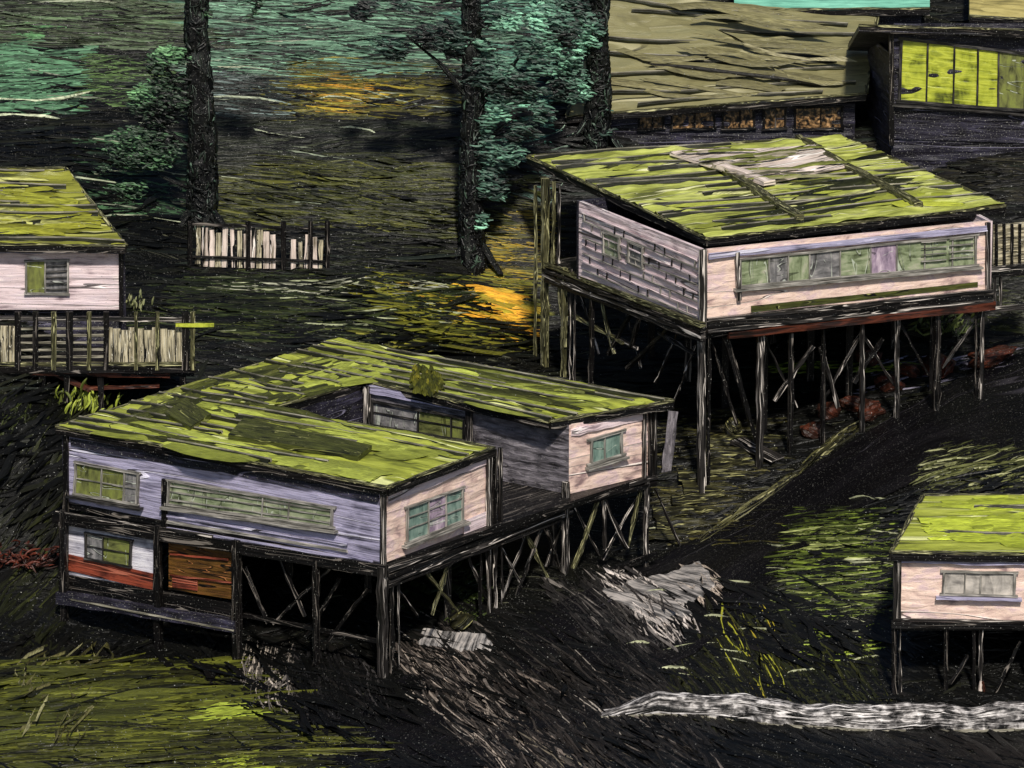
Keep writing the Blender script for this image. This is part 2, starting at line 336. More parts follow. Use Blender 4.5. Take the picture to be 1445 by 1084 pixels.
class Field:
    """collects blades lying on a surface, then builds them as one mesh"""
    def __init__(s): s.d = []
    def zone(s, poly, n, ang, Ln, Wd, pal, hgt=.05, jit=8, surf=None, gap=None, avoid=(), fine=True, nrm=None):
        """poly: where on the surface; ang: direction of growth; Ln, Wd: size ranges in photo pixels (42 to the metre)"""
        if len(poly) == 2: (x0, y0), (x1, y1) = poly; poly = [(x0, y0), (x1, y0), (x1, y1), (x0, y1)]
        if surf is None and fine:                 # fine bristly growth: many thin blades instead of few wide ones
            n = int(n * FINE); Wd = (max(1.1, Wd[0] * .42), Wd[1] * .42)
        pl = np.array(poly, float); lo, hi = pl.min(0), pl.max(0); px = np.zeros(0); py = np.zeros(0)
        while len(px) < n:
            x = np.random.uniform(lo[0], hi[0], n * 2); y = np.random.uniform(lo[1], hi[1], n * 2); k = in_poly(x, y, poly)
            if gap is not None: k &= vn(x / gap, y / (gap * .5), 9) > .42
            px = np.concatenate([px, x[k]]); py = np.concatenate([py, y[k]])
        px, py = px[:n], py[:n]
        a = np.radians(ang + np.random.uniform(-jit, jit, n)); L = np.random.uniform(*Ln, n)
        dx, dy = np.cos(a) * L / 2, -np.sin(a) * L / 2
        if surf is None and avoid:
            k = np.ones(n, bool)
            for av in avoid: k &= ~(in_poly(px - dx, py - dy, av) | in_poly(px + dx, py + dy, av) | in_poly(px, py, av))
            px, py, L, dx, dy, n = px[k], py[k], L[k], dx[k], dy[k], int(k.sum())
        if surf is not None:                      # keep every blade on its roof, clear of what stands on it
            k = in_poly(px - dx, py - dy, poly) & in_poly(px + dx, py + dy, poly)
            for av in avoid: k &= ~(in_poly(px - dx, py - dy, av) | in_poly(px + dx, py + dy, av) | in_poly(px, py, av))
            px, py, L, dx, dy, n = px[k], py[k], L[k], dx[k], dy[k], int(k.sum())
        if n == 0: return s
        if surf is None:
            A, B = ground(px - dx, py - dy), ground(px + dx, py + dy); Cn = ground(px, py); nr = gnormal(Cn)
        else:
            A = np.array([surf(u, v) for u, v in zip(px - dx, py - dy)]); B = np.array([surf(u, v) for u, v in zip(px + dx, py + dy)])
            Cn = np.array([surf(u, v) for u, v in zip(px, py)]); nr = np.tile(ZUP if nrm is None else nrm, (n, 1))
        v = B - A; ln = np.linalg.norm(v, axis=1); v = v / (ln[:, None] + 1e-9)
        ln = np.minimum(ln, L / 42 * 2.2); W = np.random.uniform(*Wd, n) / 42 * 1.6
        cs = np.array([lin(p[:3]) / KL for p in pal]); w = np.array([p[3] if len(p) > 3 else 1 for p in pal], float); w /= w.sum()
        ci = np.random.choice(len(pal), n, p=w); cj = np.random.choice(len(pal), n, p=w); mxx = np.random.rand(n, 1) * .4
        c = cs[ci] * (1 - mxx) + cs[cj] * mxx
        s.d.append((Cn + nr * .015, v, nr, ln, W, np.full(n, hgt) * np.random.uniform(.5, 1.3, n), c))
        return s
    def build(s, name, mat='blade', parent=None, **k):
        a = [np.concatenate(x) for x in zip(*s.d)]; assert len(a), name
        return strokes(name, *a, mat=mat, parent=parent, **k)

# ------------------------------------------------------------ hillside and road
def build_terrain():
    xs = np.concatenate([np.linspace(-90, -34, 15), _gx, np.linspace(34, 90, 15)])
    ys = np.concatenate([np.linspace(-80, -24, 15), _gy, np.linspace(63, 150, 24)])
    X, Y = np.meshgrid(xs, ys, indexing='ij')
    Z = tps(X, Y) + (vn(X * 1.1, Y * 1.1, 3) - .5) * .16 + (vn(X * 3, Y * 3, 4) - .5) * .07
    nx, ny = X.shape; V = np.stack([X, Y, Z], -1).reshape(-1, 3); idx = np.arange(nx * ny).reshape(nx, ny)
    fc = np.stack([idx[:-1, :-1], idx[1:, :-1], idx[1:, 1:], idx[:-1, 1:]], -1).reshape(-1, 4)
    me = bpy.data.meshes.new('hillside'); me.from_pydata(V.tolist(), [], fc.tolist())
    uv = np.stack([V[:, 0], V[:, 1] * 1.3], -1)[fc.ravel()]
    me.uv_layers.new(name='UVMap').data.foreach_set('uv', uv.astype(np.float32).ravel())
    me.materials.append(M['earth']); me.polygons.foreach_set('use_smooth', [True] * len(fc))
    tag_o = bpy.data.objects.new('hillside', me); COL.objects.link(tag_o); tag_o['kind'] = 'structure'
build_terrain()
def polyline(pts, n):
    p = np.array(pts, float); d = np.concatenate([[0], np.cumsum(np.linalg.norm(np.diff(p, axis=0), axis=1))]); t = np.linspace(0, d[-1], n)
    return np.stack([np.interp(t, d, p[:, 0]), np.interp(t, d, p[:, 1])], -1)
def build_road():
    global ROAD
    EL = [(1500,480),(1400,512),(1330,548),(1200,625),(1090,695),(1000,752),(900,803),(790,852),(700,893),(600,940),(520,985),(430,1015),(340,1080)]
    ER = [(1500,640),(1400,655),(1320,668),(1200,725),(1110,795),(1050,862),(980,925),(890,962),(850,1000),(800,1040),(760,1078),(720,1083),(690,1084)]
    ROAD = EL + ER[::-1]; n, c = 110, 14; A, B = polyline(EL, n), polyline(ER, n)
    a3, b3 = ground(A[:, 0], A[:, 1]), ground(B[:, 0], B[:, 1])
    for w in (a3, b3):
        for k in range(2): w[1:-1] = (w[:-2] + 2 * w[1:-1] + w[2:]) / 4
    mb = MB(); T = np.linspace(0, 1, c + 1)
    Pt = a3[:, None] * (1 - T)[None, :, None] + b3[:, None] * T[None, :, None]
    Pt[..., 2] = tz(Pt[..., 0], Pt[..., 1]) + .05
    dd = np.concatenate([[0], np.cumsum(np.linalg.norm(np.diff((a3 + b3) / 2, axis=0), axis=1))])
    mb.v = list(Pt.reshape(-1, 3))
    for i in range(n - 1):
        for j in range(c):
            q = [(i, j), (i + 1, j), (i + 1, j + 1), (i, j + 1)]
            mb.f.append(tuple(x * (c + 1) + y for x, y in q)[::-1]); mb.m.append(0); mb.uv += [(dd[x], y * .5) for x, y in q[::-1]]
    tag(mb.build('road', 'road', None, True), kind='structure')
build_road()

# ------------------------------------------------------------ building helpers
def plane(p0, p1, off=0.0):
    d = unit(np.array([p1[0] - p0[0], p1[1] - p0[1], 0])); n = np.array([d[1], -d[0], 0])
    if np.dot(n, FWD) > 0: n = -n
    return (np.asarray(p0, float) + n * off, n, d)
def shift(pl, off): return (pl[0] + pl[1] * off, pl[1], pl[2])
def wall(par, p0, p1, z0, z1, mat, thick=.16, name='wall', seed=0, amp=.02):
    pl = plane(p0, p1); n = pl[1]; a = np.array([p0[0], p0[1], z0]); b = np.array([p1[0], p1[1], z0])
    if np.dot(np.cross(b - a, ZUP), n) < 0: a, b = b, a
    Ln = np.linalg.norm(b - a); hgt = z1 - z0; mb = MB(); o = random.random() * 50
    def fn(u, v):
        Pt = a + (b - a) * u[..., None] + ZUP * (v * hgt)[..., None]
        k = (vn(u * Ln * .8 + o, v * hgt * 7, seed) - .5) * 2 * amp + (vn(u * Ln * 3 + o, v * hgt * 3, seed + 1) - .5) * amp
        k = k * np.where((u == 0) | (u == 1) | (v == 0) | (v == 1), 0, 1)
        return Pt + n * k[..., None]
    mb.grid(fn, max(4, int(Ln / .15)), max(4, int(hgt / .1)), 0, lambda Q: np.stack([((Q - a) @ unit(b - a)) + o, Q[..., 2] + o], -1))
    t = n * thick; c, d = b + ZUP * hgt, a + ZUP * hgt
    mb.quad(b - t, a - t, d - t, c - t); mb.quad(d, c, c - t, d - t); mb.quad(b, a, a - t, b - t); mb.quad(b, b - t, c - t, c); mb.quad(a - t, a, d, d - t)
    return mb.build(name, mat, par)
def quad3(pl, q): return [on_plane(x, y, pl) for x, y in q]
def panel(par, name, pl, q, mat, t=.06, kind=None):
    mb = MB(); a, b, c, d = quad3(pl, q); mb.slab(d, c, b, a, pl[1], t); return mb.build(name, mat, par)
def timber(par, name, pl, p, q, w, mat, d=None, ground_end=False, wob=.012):
    A, B = on_plane(*p, pl), on_plane(*q, pl)
    if ground_end: B = B + (B - A) * 0; B[2] = min(B[2], float(tz(B[0], B[1]))) - .15
    if name in ('post', 'brace'): w *= .8; wob = .03
    mb = MB(); mb.bar(A, B, w, d or w, pl[2] if abs((B - A)[2]) > .5 * np.linalg.norm(B - A) else ZUP, 0, wob); return mb.build(name, mat, par)
def post(par, xy, z1, w=.26, mat='wood', name='post'):
    b = np.array([xy[0], xy[1], float(tz(xy[0], xy[1])) - .2]); mb = MB(); mb.bar(b, np.array([xy[0], xy[1], z1]), w, w, RIGHT, 0, .015); return mb.build(name, mat, par)
def window(par, pl, q, panes, cuts=(), bars=(), fmat='frame', fw=.09, sill=None, ext=0.0, name='window'):
    """q: four corners TL TR BR BL; cuts: mullions at these fractions; bars: crossbars; panes: glass per division"""
    a, b, c, d = quad3(shift(pl, .03), q); n = pl[1]
    L = lambda u, v: (a * (1 - u) + b * u) * (1 - v) + (d * (1 - u) + c * u) * v
    mb = MB(); o = n * .03
    ux = unit(b - a)
    mb.bar(a - ux * (fw + ext) + o, b + ux * (fw + ext) + o, fw, .1, ZUP, 0, .012); mb.bar(d - ux * (fw + ext) + o, c + ux * (fw + ext) + o, fw, .11, ZUP, 0, .012)
    mb.bar(a + o, d + o, fw, .1, pl[2], 0, .012); mb.bar(b + o, c + o, fw, .1, pl[2], 0, .012)
    for u in cuts: mb.bar(L(u, 0) + o * .6, L(u, 1) + o * .6, fw * .62, .07, pl[2], 0, .01)
    for v in bars: mb.bar(L(0, v) + o * .5, L(1, v) + o * .5, fw * .5, .06, ZUP, 0, .01)
    w = mb.build(name, fmat, par)
    if sill: m2 = MB(); m2.bar(d - ux * .25 - ZUP * fw * 1.3 + n * .08, c + ux * .25 - ZUP * fw * 1.3 + n * .08, .09, .24, ZUP, 0, .012); m2.build('sill', sill, w)
    pb = MB(); e = [0, *cuts, 1]; mats = []
    for i in range(len(e) - 1):
        mt = panes[i % len(panes)]
        if mt not in mats: mats.append(mt)
        pb.slab(L(e[i], 1), L(e[i + 1], 1), L(e[i + 1], 0), L(e[i], 0), n, .025, mats.index(mt))
    pb.build('pane', mats, w); return w
def roof(par, quads, z, mat, sdir, t=.22, amp=.06, edges=(), freq=3.2, seed=0, name='roof', res=.12, seams=0):
    """slab of one or more quads (world corners), its top worked into ridges along sdir"""
    mb = MB(); s1 = unit(np.array([sdir[0], sdir[1], 0])); s2 = np.array([-s1[1], s1[0], 0]); o = random.random() * 30
    for q in quads:
        a, b, c, d = [np.array(p, float) for p in q]
        n = unit(np.cross(b - a, d - a)); n = n if n[2] > 0 else -n
        if np.dot(np.cross(b - a, d - a), ZUP) < 0: a, b, c, d = d, c, b, a
        def fn(u, v):
            Pt = (a * (1 - u[..., None]) + b * u[..., None]) * (1 - v[..., None]) + (d * (1 - u[..., None]) + c * u[..., None]) * v[..., None]
            U, V = Pt @ s1, Pt @ s2 + .5 * vn(Pt @ s1 * .35, Pt @ s2 * .6, seed + 5)
            r = 1 - np.abs(vn(U * .42 + o, V * freq + o, seed) * 2 - 1)
            k = (r ** 2.2) * amp * (vn(U * .5, V * .9, seed + 8) * 1.3) + (vn(U * 2.2, V * 5, seed + 2) - .5) * amp * .5
            return Pt + n * k[..., None]
        nu = max(6, int(np.linalg.norm(b - a) / res)); nv = max(6, int(np.linalg.norm(d - a) / (res * .8)))
        mb.grid(fn, nu, nv, 0, lambda Q: np.stack([Q @ s1 + o, Q @ s2 + o], -1))
        dn = n * t
        mb.hexa([a - dn, b - dn, c - dn, d - dn, a - n * .02, b - n * .02, c - n * .02, d - n * .02], 0)
        for k in range(seams):                    # long wavy seams: a dark gap with a pale raised lip
            v0 = (k + random.uniform(.2, .8)) / seams; u0 = random.uniform(0, .45) * random.choice((0, 1)); u1 = min(1, u0 + random.uniform(.35, 1)); sl = random.uniform(-.025, .025); ph = random.random() * 9
            us = np.linspace(u0, u1, max(6, int((u1 - u0) * np.linalg.norm(b - a) / .5)))
            vs = np.clip(v0 + sl * (us - u0) * 2 + .012 * np.sin(us * 9 + ph) + .02 * (vn(us * 6 + ph, us * 0, 3) - .5), .004, .996)
            Pq = (a + np.outer(us, b - a)) * (1 - vs)[:, None] + (d + np.outer(us, c - d)) * vs[:, None]
            dv = unit(d - a); dv = dv if dv[1] > 0 else -dv
            rag = vn(us * 14 + ph, us * 0 + 2, 4)
            for mi, o_, w_, h_ in ((1, -.02, .085, amp * .5 + .04), (2, .08, .045, amp * .5 + .065)):
                for i in range(len(us) - 1):
                    e0, e1 = w_ * (.45 + rag[i]), w_ * (.45 + rag[i + 1]); p0, p1 = Pq[i] + dv * o_ + n * h_, Pq[i + 1] + dv * o_ + n * h_
                    t0, t1 = p0 + n * .02, p1 + n * .02; lo0, lo1 = -dv * e0 - n * h_, -dv * e1 - n * h_
                    L_ = np.linalg.norm(p1 - p0) * i
                    for x0, x1, y1, y0 in ((p0 + lo0, p1 + lo1, t1 - dv * e1 * .5, t0 - dv * e0 * .5), (t0 - dv * e0 * .5, t1 - dv * e1 * .5, t1 + dv * e1 * .5, t0 + dv * e0 * .5), (t0 + dv * e0 * .5, t1 + dv * e1 * .5, p1 + dv * e1 - n * h_, p0 + dv * e0 - n * h_)):
                        mb.quad(x0, x1, y1, y0, mi, [(L_, 0), (L_ + .5, 0), (L_ + .5, .1), (L_, .1)])
    r_ = mb.build(name, [mat, 'seam', 'edge'] if seams else mat, par)
    for (p, q) in edges:
        fb = MB(); p = np.array(p); q = np.array(q); fb.bar(p - ZUP * .16, q - ZUP * .16, .24, .12, ZUP, 0, .02); fb.build('fascia', 'wood', r_)
        fb = MB(); fb.bar(p + ZUP * .01, q + ZUP * .01, .075, .16, ZUP, 0, .02); fb.build('edge_board', 'olivewood', r_)
    return r_

# ------------------------------------------------------------ the U-shaped house in the middle
ZR = 2.72
root = empty('stilt_house', gp(540, 950), 'U-shaped house around a small courtyard, violet front wall and pink side walls', 'house', 'stilt houses on the hillside')
R1 = root
rp = lambda x, y: on_z(x, y, ZR)
A_, B_, C_, D_ = rp(80, 602), rp(547, 688), rp(950, 566), rp(478, 480)
h1, h2, h4, h5 = rp(378, 578), rp(515, 538), rp(776, 595), rp(697, 632)
def meet(p, q, a, b):
    d1, d2 = (q - p)[:2], (b - a)[:2]; t = np.cross(np.append(a[:2] - p[:2], 0), np.append(d2, 0))[2] / np.cross(np.append(d1, 0), np.append(d2, 0))[2]
    return p + (q - p) * t
e1, e2 = meet(h5, h1, A_, D_), meet(h4, h2, A_, D_)
rf = roof(R1, [(A_, B_, h5, e1), (e1, h1, h2, e2), (e2, h4, C_, D_)], ZR, 'moss', B_ - A_, amp=.12, freq=1.0,
          seams=7, edges=[(A_, B_), (B_, h5), (h4, C_), (A_, D_), (D_, C_), (h1, h2), (h2, h4), (h1, h5)], seed=1)
wp = lambda x, y: on_z(x, y, ZR - .25)
wa, wb, wc, wd_, we = wp(92, 612), wp(541, 695), wp(692, 641), wp(803, 602), wp(916, 577)
ia, ib = wp(515, 548), wp(378, 588); wback = wp(478, 492)
zt = ZR - .2
wall(R1, wa, wb, 0, zt, 'violet', seed=3); wall(R1, wb, wc, 0, zt, 'pink', seed=4); wall(R1, wd_, we, 0, zt, 'pink', seed=5)  # sunlit pink against shaded violet is put into the base colours
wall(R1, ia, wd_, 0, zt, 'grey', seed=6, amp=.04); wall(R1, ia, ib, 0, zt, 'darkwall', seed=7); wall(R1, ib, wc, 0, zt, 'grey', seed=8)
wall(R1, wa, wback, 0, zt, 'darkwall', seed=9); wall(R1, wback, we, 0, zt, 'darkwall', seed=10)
fl = MB(); zf = lambda p, z: np.array([p[0], p[1], z]); fl.hexa([zf(p, -.25) for p in (wa, wb, we, wback)] + [zf(p, -.01) for p in (wa, wb, we, wback)]); fl.build('deck', 'wood', R1)
PF, PS1, PS2, PG = plane(wa, wb), plane(wb, wd_), plane(wd_, we), plane(ia, wd_)
# front windows
window(R1, PF, [(108,652),(196,668),(194,712),(106,697)], ['g_olive','g_olive','g_grey'], (.42,.78), (.5,), 'frame', .08, 'darkframe')
window(R1, PF, [(240,678),(470,716),(468,744),(238,712)], ['g_green','g_green','g_green'], (.58,.74), (.2,.45,.78), 'frame', .09, 'frame', .05)
for k in range(4):                                  # lapped boards below the strip window
    timber(R1, 'lap_board', shift(PF, .05), (232, 727 + k * 9), (526 if k > 1 else 490, 775 + k * 9 - (0 if k > 1 else 6)), .085, 'frame' if k % 2 else 'violet', .06)
for x, y0, y1 in ((93, 612, 724), (232, 676, 748), (541, 694, 806)): timber(R1, 'corner_board', shift(PF, .06), (x, y0), (x, y1), .2, 'palewood' if x > 500 else 'wood', .1)
timber(R1, 'floor_beam', shift(PF, .1), (76, 730), (546, 806), .42, 'wood', .2, wob=.03)
timber(R1, 'floor_beam', shift(PF, .16), (80, 723), (300, 757), .1, 'palewood', .1, wob=.02)
# lower storey
PL = shift(PF, -.12)
panel(R1, 'lower_wall', PL, [(97,738),(216,757),(216,838),(97,818)], 'whitewall')
panel(R1, 'skirting_wall', shift(PL, .05), [(94,782),(216,810),(216,833),(94,805)], 'redpaint')
window(R1, shift(PL, .02), [(122,752),(186,763),(184,800),(122,788)], ['g_grey','g_olive'], (.38,), (.5,), 'darkframe', .07)
panel(R1, 'plank_door', PL, [(238,762),(330,777),(330,846),(238,832)], 'brown')
timber(R1, 'panel_rail', shift(PL, .06), (240, 782), (322, 790), .06, 'redpaint', .05); timber(R1, 'panel_rail', shift(PL, .06), (240, 812), (328, 822), .06, 'redpaint', .05)
panel(R1, 'vent_panel', shift(PL, .05), [(243,813),(278,819),(278,834),(243,829)], 'redpaint', .05)
timber(R1, 'ledge', shift(PF, .2), (82, 842), (334, 884), .42, 'darkwall', .3, wob=.03)
timber(R1, 'ledge', shift(PF, .36), (100, 846), (330, 890), .05, 'edge', .05)
timber(R1, 'lower_wall', shift(PF, -.1), (96, 824), (334, 866), .7, 'wood', .1)
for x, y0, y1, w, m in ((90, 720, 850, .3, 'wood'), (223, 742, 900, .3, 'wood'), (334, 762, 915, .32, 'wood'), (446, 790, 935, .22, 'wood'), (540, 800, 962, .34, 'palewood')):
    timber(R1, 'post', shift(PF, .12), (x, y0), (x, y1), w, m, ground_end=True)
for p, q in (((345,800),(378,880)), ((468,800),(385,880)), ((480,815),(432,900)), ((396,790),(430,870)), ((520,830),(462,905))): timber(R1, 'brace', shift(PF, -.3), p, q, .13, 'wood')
timber(R1, 'rail', shift(PF, -.3), (345, 868), (536, 905), .14, 'wood')
# side: beams, posts and braces
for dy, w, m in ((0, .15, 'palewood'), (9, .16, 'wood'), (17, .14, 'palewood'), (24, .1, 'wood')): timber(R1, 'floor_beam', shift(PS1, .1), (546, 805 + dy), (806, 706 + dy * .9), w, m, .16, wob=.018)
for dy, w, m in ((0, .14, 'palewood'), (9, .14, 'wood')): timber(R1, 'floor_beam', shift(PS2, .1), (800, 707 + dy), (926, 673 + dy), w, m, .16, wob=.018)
for x, y0, y1, w, m in ((690, 636, 748, .2, 'palewood'), (698, 634, 745, .12, 'wood'), (706, 632, 742, .1, 'palewood')): timber(R1, 'corner_board', shift(PS1, .08), (x, y0), (x, y1), w, m, .14)
for x, y0, y1, w, m in ((553, 806, 915, .14, 'wood'), (562, 806, 870, .07, 'palewood'), (690, 765, 868, .16, 'palewood'), (699, 763, 862, .12, 'palewood'), (708, 760, 856, .08, 'palewood'), (678, 770, 885, .1, 'wood')):
    timber(R1, 'post', shift(PS1, -.05), (x, y0), (x, y1), w, m, ground_end=True)
timber(R1, 'post', shift(PS1, .14), (799, 680), (797, 815), .26, 'palewood', ground_end=True)
for p, q, m in (((592,795),(645,862),'olivewood'), ((638,780),(610,868),'olivewood'), ((740,748),(772,815),'olivewood'), ((768,735),(722,858),'wood'), ((770,745),(792,805),'wood'), ((560,815),(600,795),'palewood')):
    timber(R1, 'brace', shift(PS1, .02), p, q, .13, m)
for p, q, m, w in (((850,690),(808,806),'olivewood',.16), ((852,690),(854,775),'palewood',.14), ((846,692),(884,774),'palewood',.15), ((905,685),(886,775),'olivewood',.14)): timber(R1, 'brace', shift(PS2, .02), p, q, w, m)
timber(R1, 'post', shift(PS2, .08), (912, 672), (911, 785), .2, 'palewood', ground_end=True)
for x, w, m in ((909, .13, 'palewood'), (917, .12, 'wood'), (924, .1, 'palewood')): timber(R1, 'corner_board', shift(PS2, .06), (x, 576), (x, 676), w, m, .14)
timber(R1, 'rail', shift(PS2, .2), (770, 838), (926, 782), .2, 'wood', .16, wob=.03); timber(R1, 'rail', shift(PS2, .35), (790, 842), (880, 806), .1, 'palewood', .1, wob=.02)
for p, q in (((700,760),(742,835)), ((745,748),(705,855)), ((560,830),(590,868)), ((655,775),(690,850)), ((800,720),(770,800))): timber(R1, 'brace', shift(PS1, -.25), p, q, .1, 'palewood')
for p, q in (((806,705),(845,785)), ((905,690),(850,790)), ((925,690),(960,770))): timber(R1, 'brace', shift(PS2, -.3), p, q, .09, 'palewood')
for u in (.15, .4, .65, .9):                        # posts under the back of the house
    for w in (.35, .75):
        p = wa * (1 - u) + wb * u; s_ = wback * (1 - u) + we * u; post(R1, p * (1 - w) + s_ * w, -.05, .25)
# side windows and details
window(R1, PS1, [(574,716),(652,688),(652,735),(574,766)], ['g_teal','g_violet','g_teal'], (.38,.7), (.3,.62), 'frame', .07, 'frame', .04)
window(R1, PS2, [(834,620),(876,608),(876,642),(834,655)], ['g_teal','g_teal'], (.45,), (), 'frame', .09, 'frame', .12)
panel(R1, 'damp_patch', shift(PS1, .035), [(655,735),(686,722),(686,742),(655,755)], 'pinkgrey', .02)
timber(R1, 'eave_shade_strip', shift(PS1, .03), (548, 706), (686, 650), .26, 'pinkgrey', .05, wob=.03); timber(R1, 'eave_shade_strip', shift(PS2, .03), (806, 611), (908, 587), .26, 'pinkgrey', .05, wob=.03)  # grey strips put the shade under the eaves into colour
timber(R1, 'eave_shade_strip', shift(PF, .03), (100, 624), (534, 702), .24, 'darkwall', .05, wob=.05)  # dark strip stands in for the eave's shadow on the front wall
# courtyard wall: lintel, glazing and column
window(R1, PG, [(526,566),(656,590),(656,622),(526,600)], ['g_grey','g_olive','g_olive'], (.5,.86), (.45,), 'darkframe', .1)
timber(R1, 'lintel', shift(PG, .1), (517, 548), (664, 576), .3, 'violet', .1, wob=.02)
for x, y in ((518, 545), (662, 572)): timber(R1, 'column', shift(PG, .16), (x, y), (x, y + 62), .24, 'palewood', .15)
# things let into the roof
def hatch(par, q, z, mat, hgt, name):
    mb = MB(); p = [on_z(x, y, z) for x, y in q]; mb.hexa([v + ZUP * .02 for v in p] + [v + ZUP * hgt for v in p]); return mb.build(name, mat, par)
hatch(rf, [(232,590),(268,611),(298,592),(262,571)][::-1], ZR, 'olivepanel', .22, 'hatch')
hatch(rf, [(322,621),(505,652),(525,636),(344,597)][::-1], ZR, 'olivepanel', .2, 'skylight')

# ------------------------------------------------------------ the house at the upper right
g0 = gp(990, 668); zf2 = on_y(992, 455, 16.2)[2]; ZR2 = on_y(998, 338, 15.8)[2]
root = empty('stilt_house', g0, 'pink house on tall posts above the road, long green strip window, pale patched roof', 'house', 'stilt houses on the hillside'); R2 = root
rp = lambda x, y: on_z(x, y, ZR2)
L2, F2, T2, K2 = rp(745, 221), rp(998, 337), rp(1418, 291), rp(1186, 193)
rf2 = roof(R2, [(F2, T2, K2, L2)], ZR2, 'moss_pale', T2 - F2, amp=.15, freq=.95, seams=13, edges=[(L2, F2), (F2, T2), (K2, T2), (L2, K2)], seed=21)
wp = lambda x, y: on_z(x, y, ZR2 - .25)
va, vb, vc, vd, vp = wp(817, 286), wp(992, 355), wp(1395, 314), wp(1180, 206), wp(776, 262)
zt2 = ZR2 - .2
wall(R2, va, vb, zf2, zt2, 'pinkgrey', seed=22, amp=.035); wall(R2, vb, vc, zf2, zt2, 'pink', seed=23)
vq = va + (vd - wp(760, 258)) * .9
wall(R2, va, vq, zf2, zt2, 'darkwall', seed=24); wall(R2, vc, vd, zf2, zt2, 'pinkgrey', seed=25)
PA, PB = plane(va, vb), plane(vb, vc)
zf_ = lambda p, z: np.array([p[0], p[1], z])
fl = MB(); cs = (vp, vb, vc, vd); fl.hexa([zf_(p, zf2 - .3) for p in cs] + [zf_(p, zf2 - .01) for p in cs]); fl.build('deck', 'wood', R2)
# strip window of the front, shutters of the side
window(R2, PB, [(1044,366),(1376,331),(1376,374),(1044,404)], ['g_green','g_grey','g_green','g_grey','g_green','g_violet','g_green','g_green','g_green'], (.12,.2,.29,.42,.55,.66,.78,.9), (), 'frame', .08, 'frame', .06)
for x0, x1 in ((1300, 1336), (1340, 1374)):
    for k in range(4): timber(R2, 'window_bar', shift(PB, .12), (x0, 342 + k * 9 - (x0 - 1300) * .1), (x1, 339 + k * 9 - (x0 - 1300) * .1), .04, 'frame', .04)
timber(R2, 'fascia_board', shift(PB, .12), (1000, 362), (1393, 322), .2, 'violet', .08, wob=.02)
timber(R2, 'wall_post', shift(PB, .12), (1040, 356), (1043, 424), .16, 'palewood', .12)
for x, y0, y1, w in ((992, 352, 462, .26), (1394, 314, 410, .16)): timber(R2, 'corner_board', shift(PB, .08), (x, y0), (x, y1), w, 'palewood', .16)
panel(R2, 'moss_strip', shift(PB, .04), [(1060,432),(1380,398),(1380,405),(1060,441)], 'olivepanel', .02)
for q in ([(853,328),(875,336),(875,366),(853,358)], [(888,341),(908,349),(908,379),(888,371)]): window(R2, PA, q, ['g_green' if q[0][0] < 870 else 'g_grey'], (), (), 'frame', .06)
for k in range(8):                                 # lapped boards and their joints on the side wall
    y0, y1 = 300 + k * 11.5, 368 + k * 11.5
    timber(R2, 'lap_board', shift(PA, .045), (822, y0), (984, y1), .05, 'frame' if k % 2 else 'pinkgrey', .05, wob=.012)
for k in range(40):
    x = 824 + (k % 20) * 8.1 + (k // 20) * 3; r = (k * 5 + k // 20) % 7; y = 303 + (x - 826) * .415 + r * 11.5
    timber(R2, 'joint_strip', shift(PA, .05), (x, y), (x + random.uniform(-1, 1), y + 11), .035, 'wood' if k % 3 else 'frame', .04)
# porch and its posts, the side's undercroft
PO = plane(vp, vb, .25)
for x, y0, y1, w, m in ((770, 252, 506, .3, 'olivewood'), (782, 256, 372, .14, 'olivewood'), (790, 262, 372, .1, 'palewood'), (797, 378, 492, .22, 'olivewood'), (806, 380, 505, .08, 'palewood'), (812, 384, 505, .08, 'palewood'), (836, 398, 505, .2, 'wood')):
    timber(R2, 'post', PO, (x, y0), (x - 2, y1), w, m, ground_end=y1 > 480)
timber(R2, 'post', PO, (788, 384), (797, 490), .16, 'olivewood'); timber(R2, 'post', plane(vp, vb, .4), (756, 262), (755, 500), .12, 'olivewood', ground_end=True)
for dy, w, m in ((0, .18, 'olivewood'), (8, .16, 'wood'), (16, .14, 'palewood'), (22, .12, 'wood')): timber(R2, 'floor_beam', PO, (768, 372 + dy), (992, 459 + dy), w, m, .2, wob=.02)
for p, q in (((896,432),(858,500)), ((955,452),(885,520)), ((846,410),(866,500)), ((800,440),(880,485)), ((905,440),(890,490)), ((930,470),(980,500))): timber(R2, 'brace', shift(PO, -.2), p, q, .16, 'wood' if p[0] > 890 else 'olivewood')
timber(R2, 'rail', shift(PO, -.3), (800, 442), (900, 492), .12, 'palewood')
# undercroft of the front
for dy, w, m in ((0, .12, 'palewood'), (7, .2, 'wood'), (15, .16, 'palewood')): timber(R2, 'floor_beam', shift(PB, .16), (998, 452 + dy), (1400, 410 + dy * .9), w, m, .2, wob=.02)
timber(R2, 'red_beam', shift(PB, .22), (1028, 474), (1404, 431), .26, 'rust', .16, wob=.03)
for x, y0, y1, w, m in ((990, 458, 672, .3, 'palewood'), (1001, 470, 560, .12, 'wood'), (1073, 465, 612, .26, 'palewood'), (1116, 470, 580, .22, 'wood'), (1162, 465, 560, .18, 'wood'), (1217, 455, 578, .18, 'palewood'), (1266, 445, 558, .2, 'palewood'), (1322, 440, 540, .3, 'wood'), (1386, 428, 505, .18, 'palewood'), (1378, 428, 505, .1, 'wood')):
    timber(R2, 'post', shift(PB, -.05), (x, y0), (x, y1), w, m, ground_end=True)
for p, q, m in (((1022,475),(1068,625),'wood'), ((1147,488),(1092,566),'palewood'), ((1158,490),(1182,575),'palewood'), ((1246,478),(1204,540),'wood'), ((1028,480),(1060,600),'wood')): timber(R2, 'brace', shift(PB, -.2), p, q, .17, m)
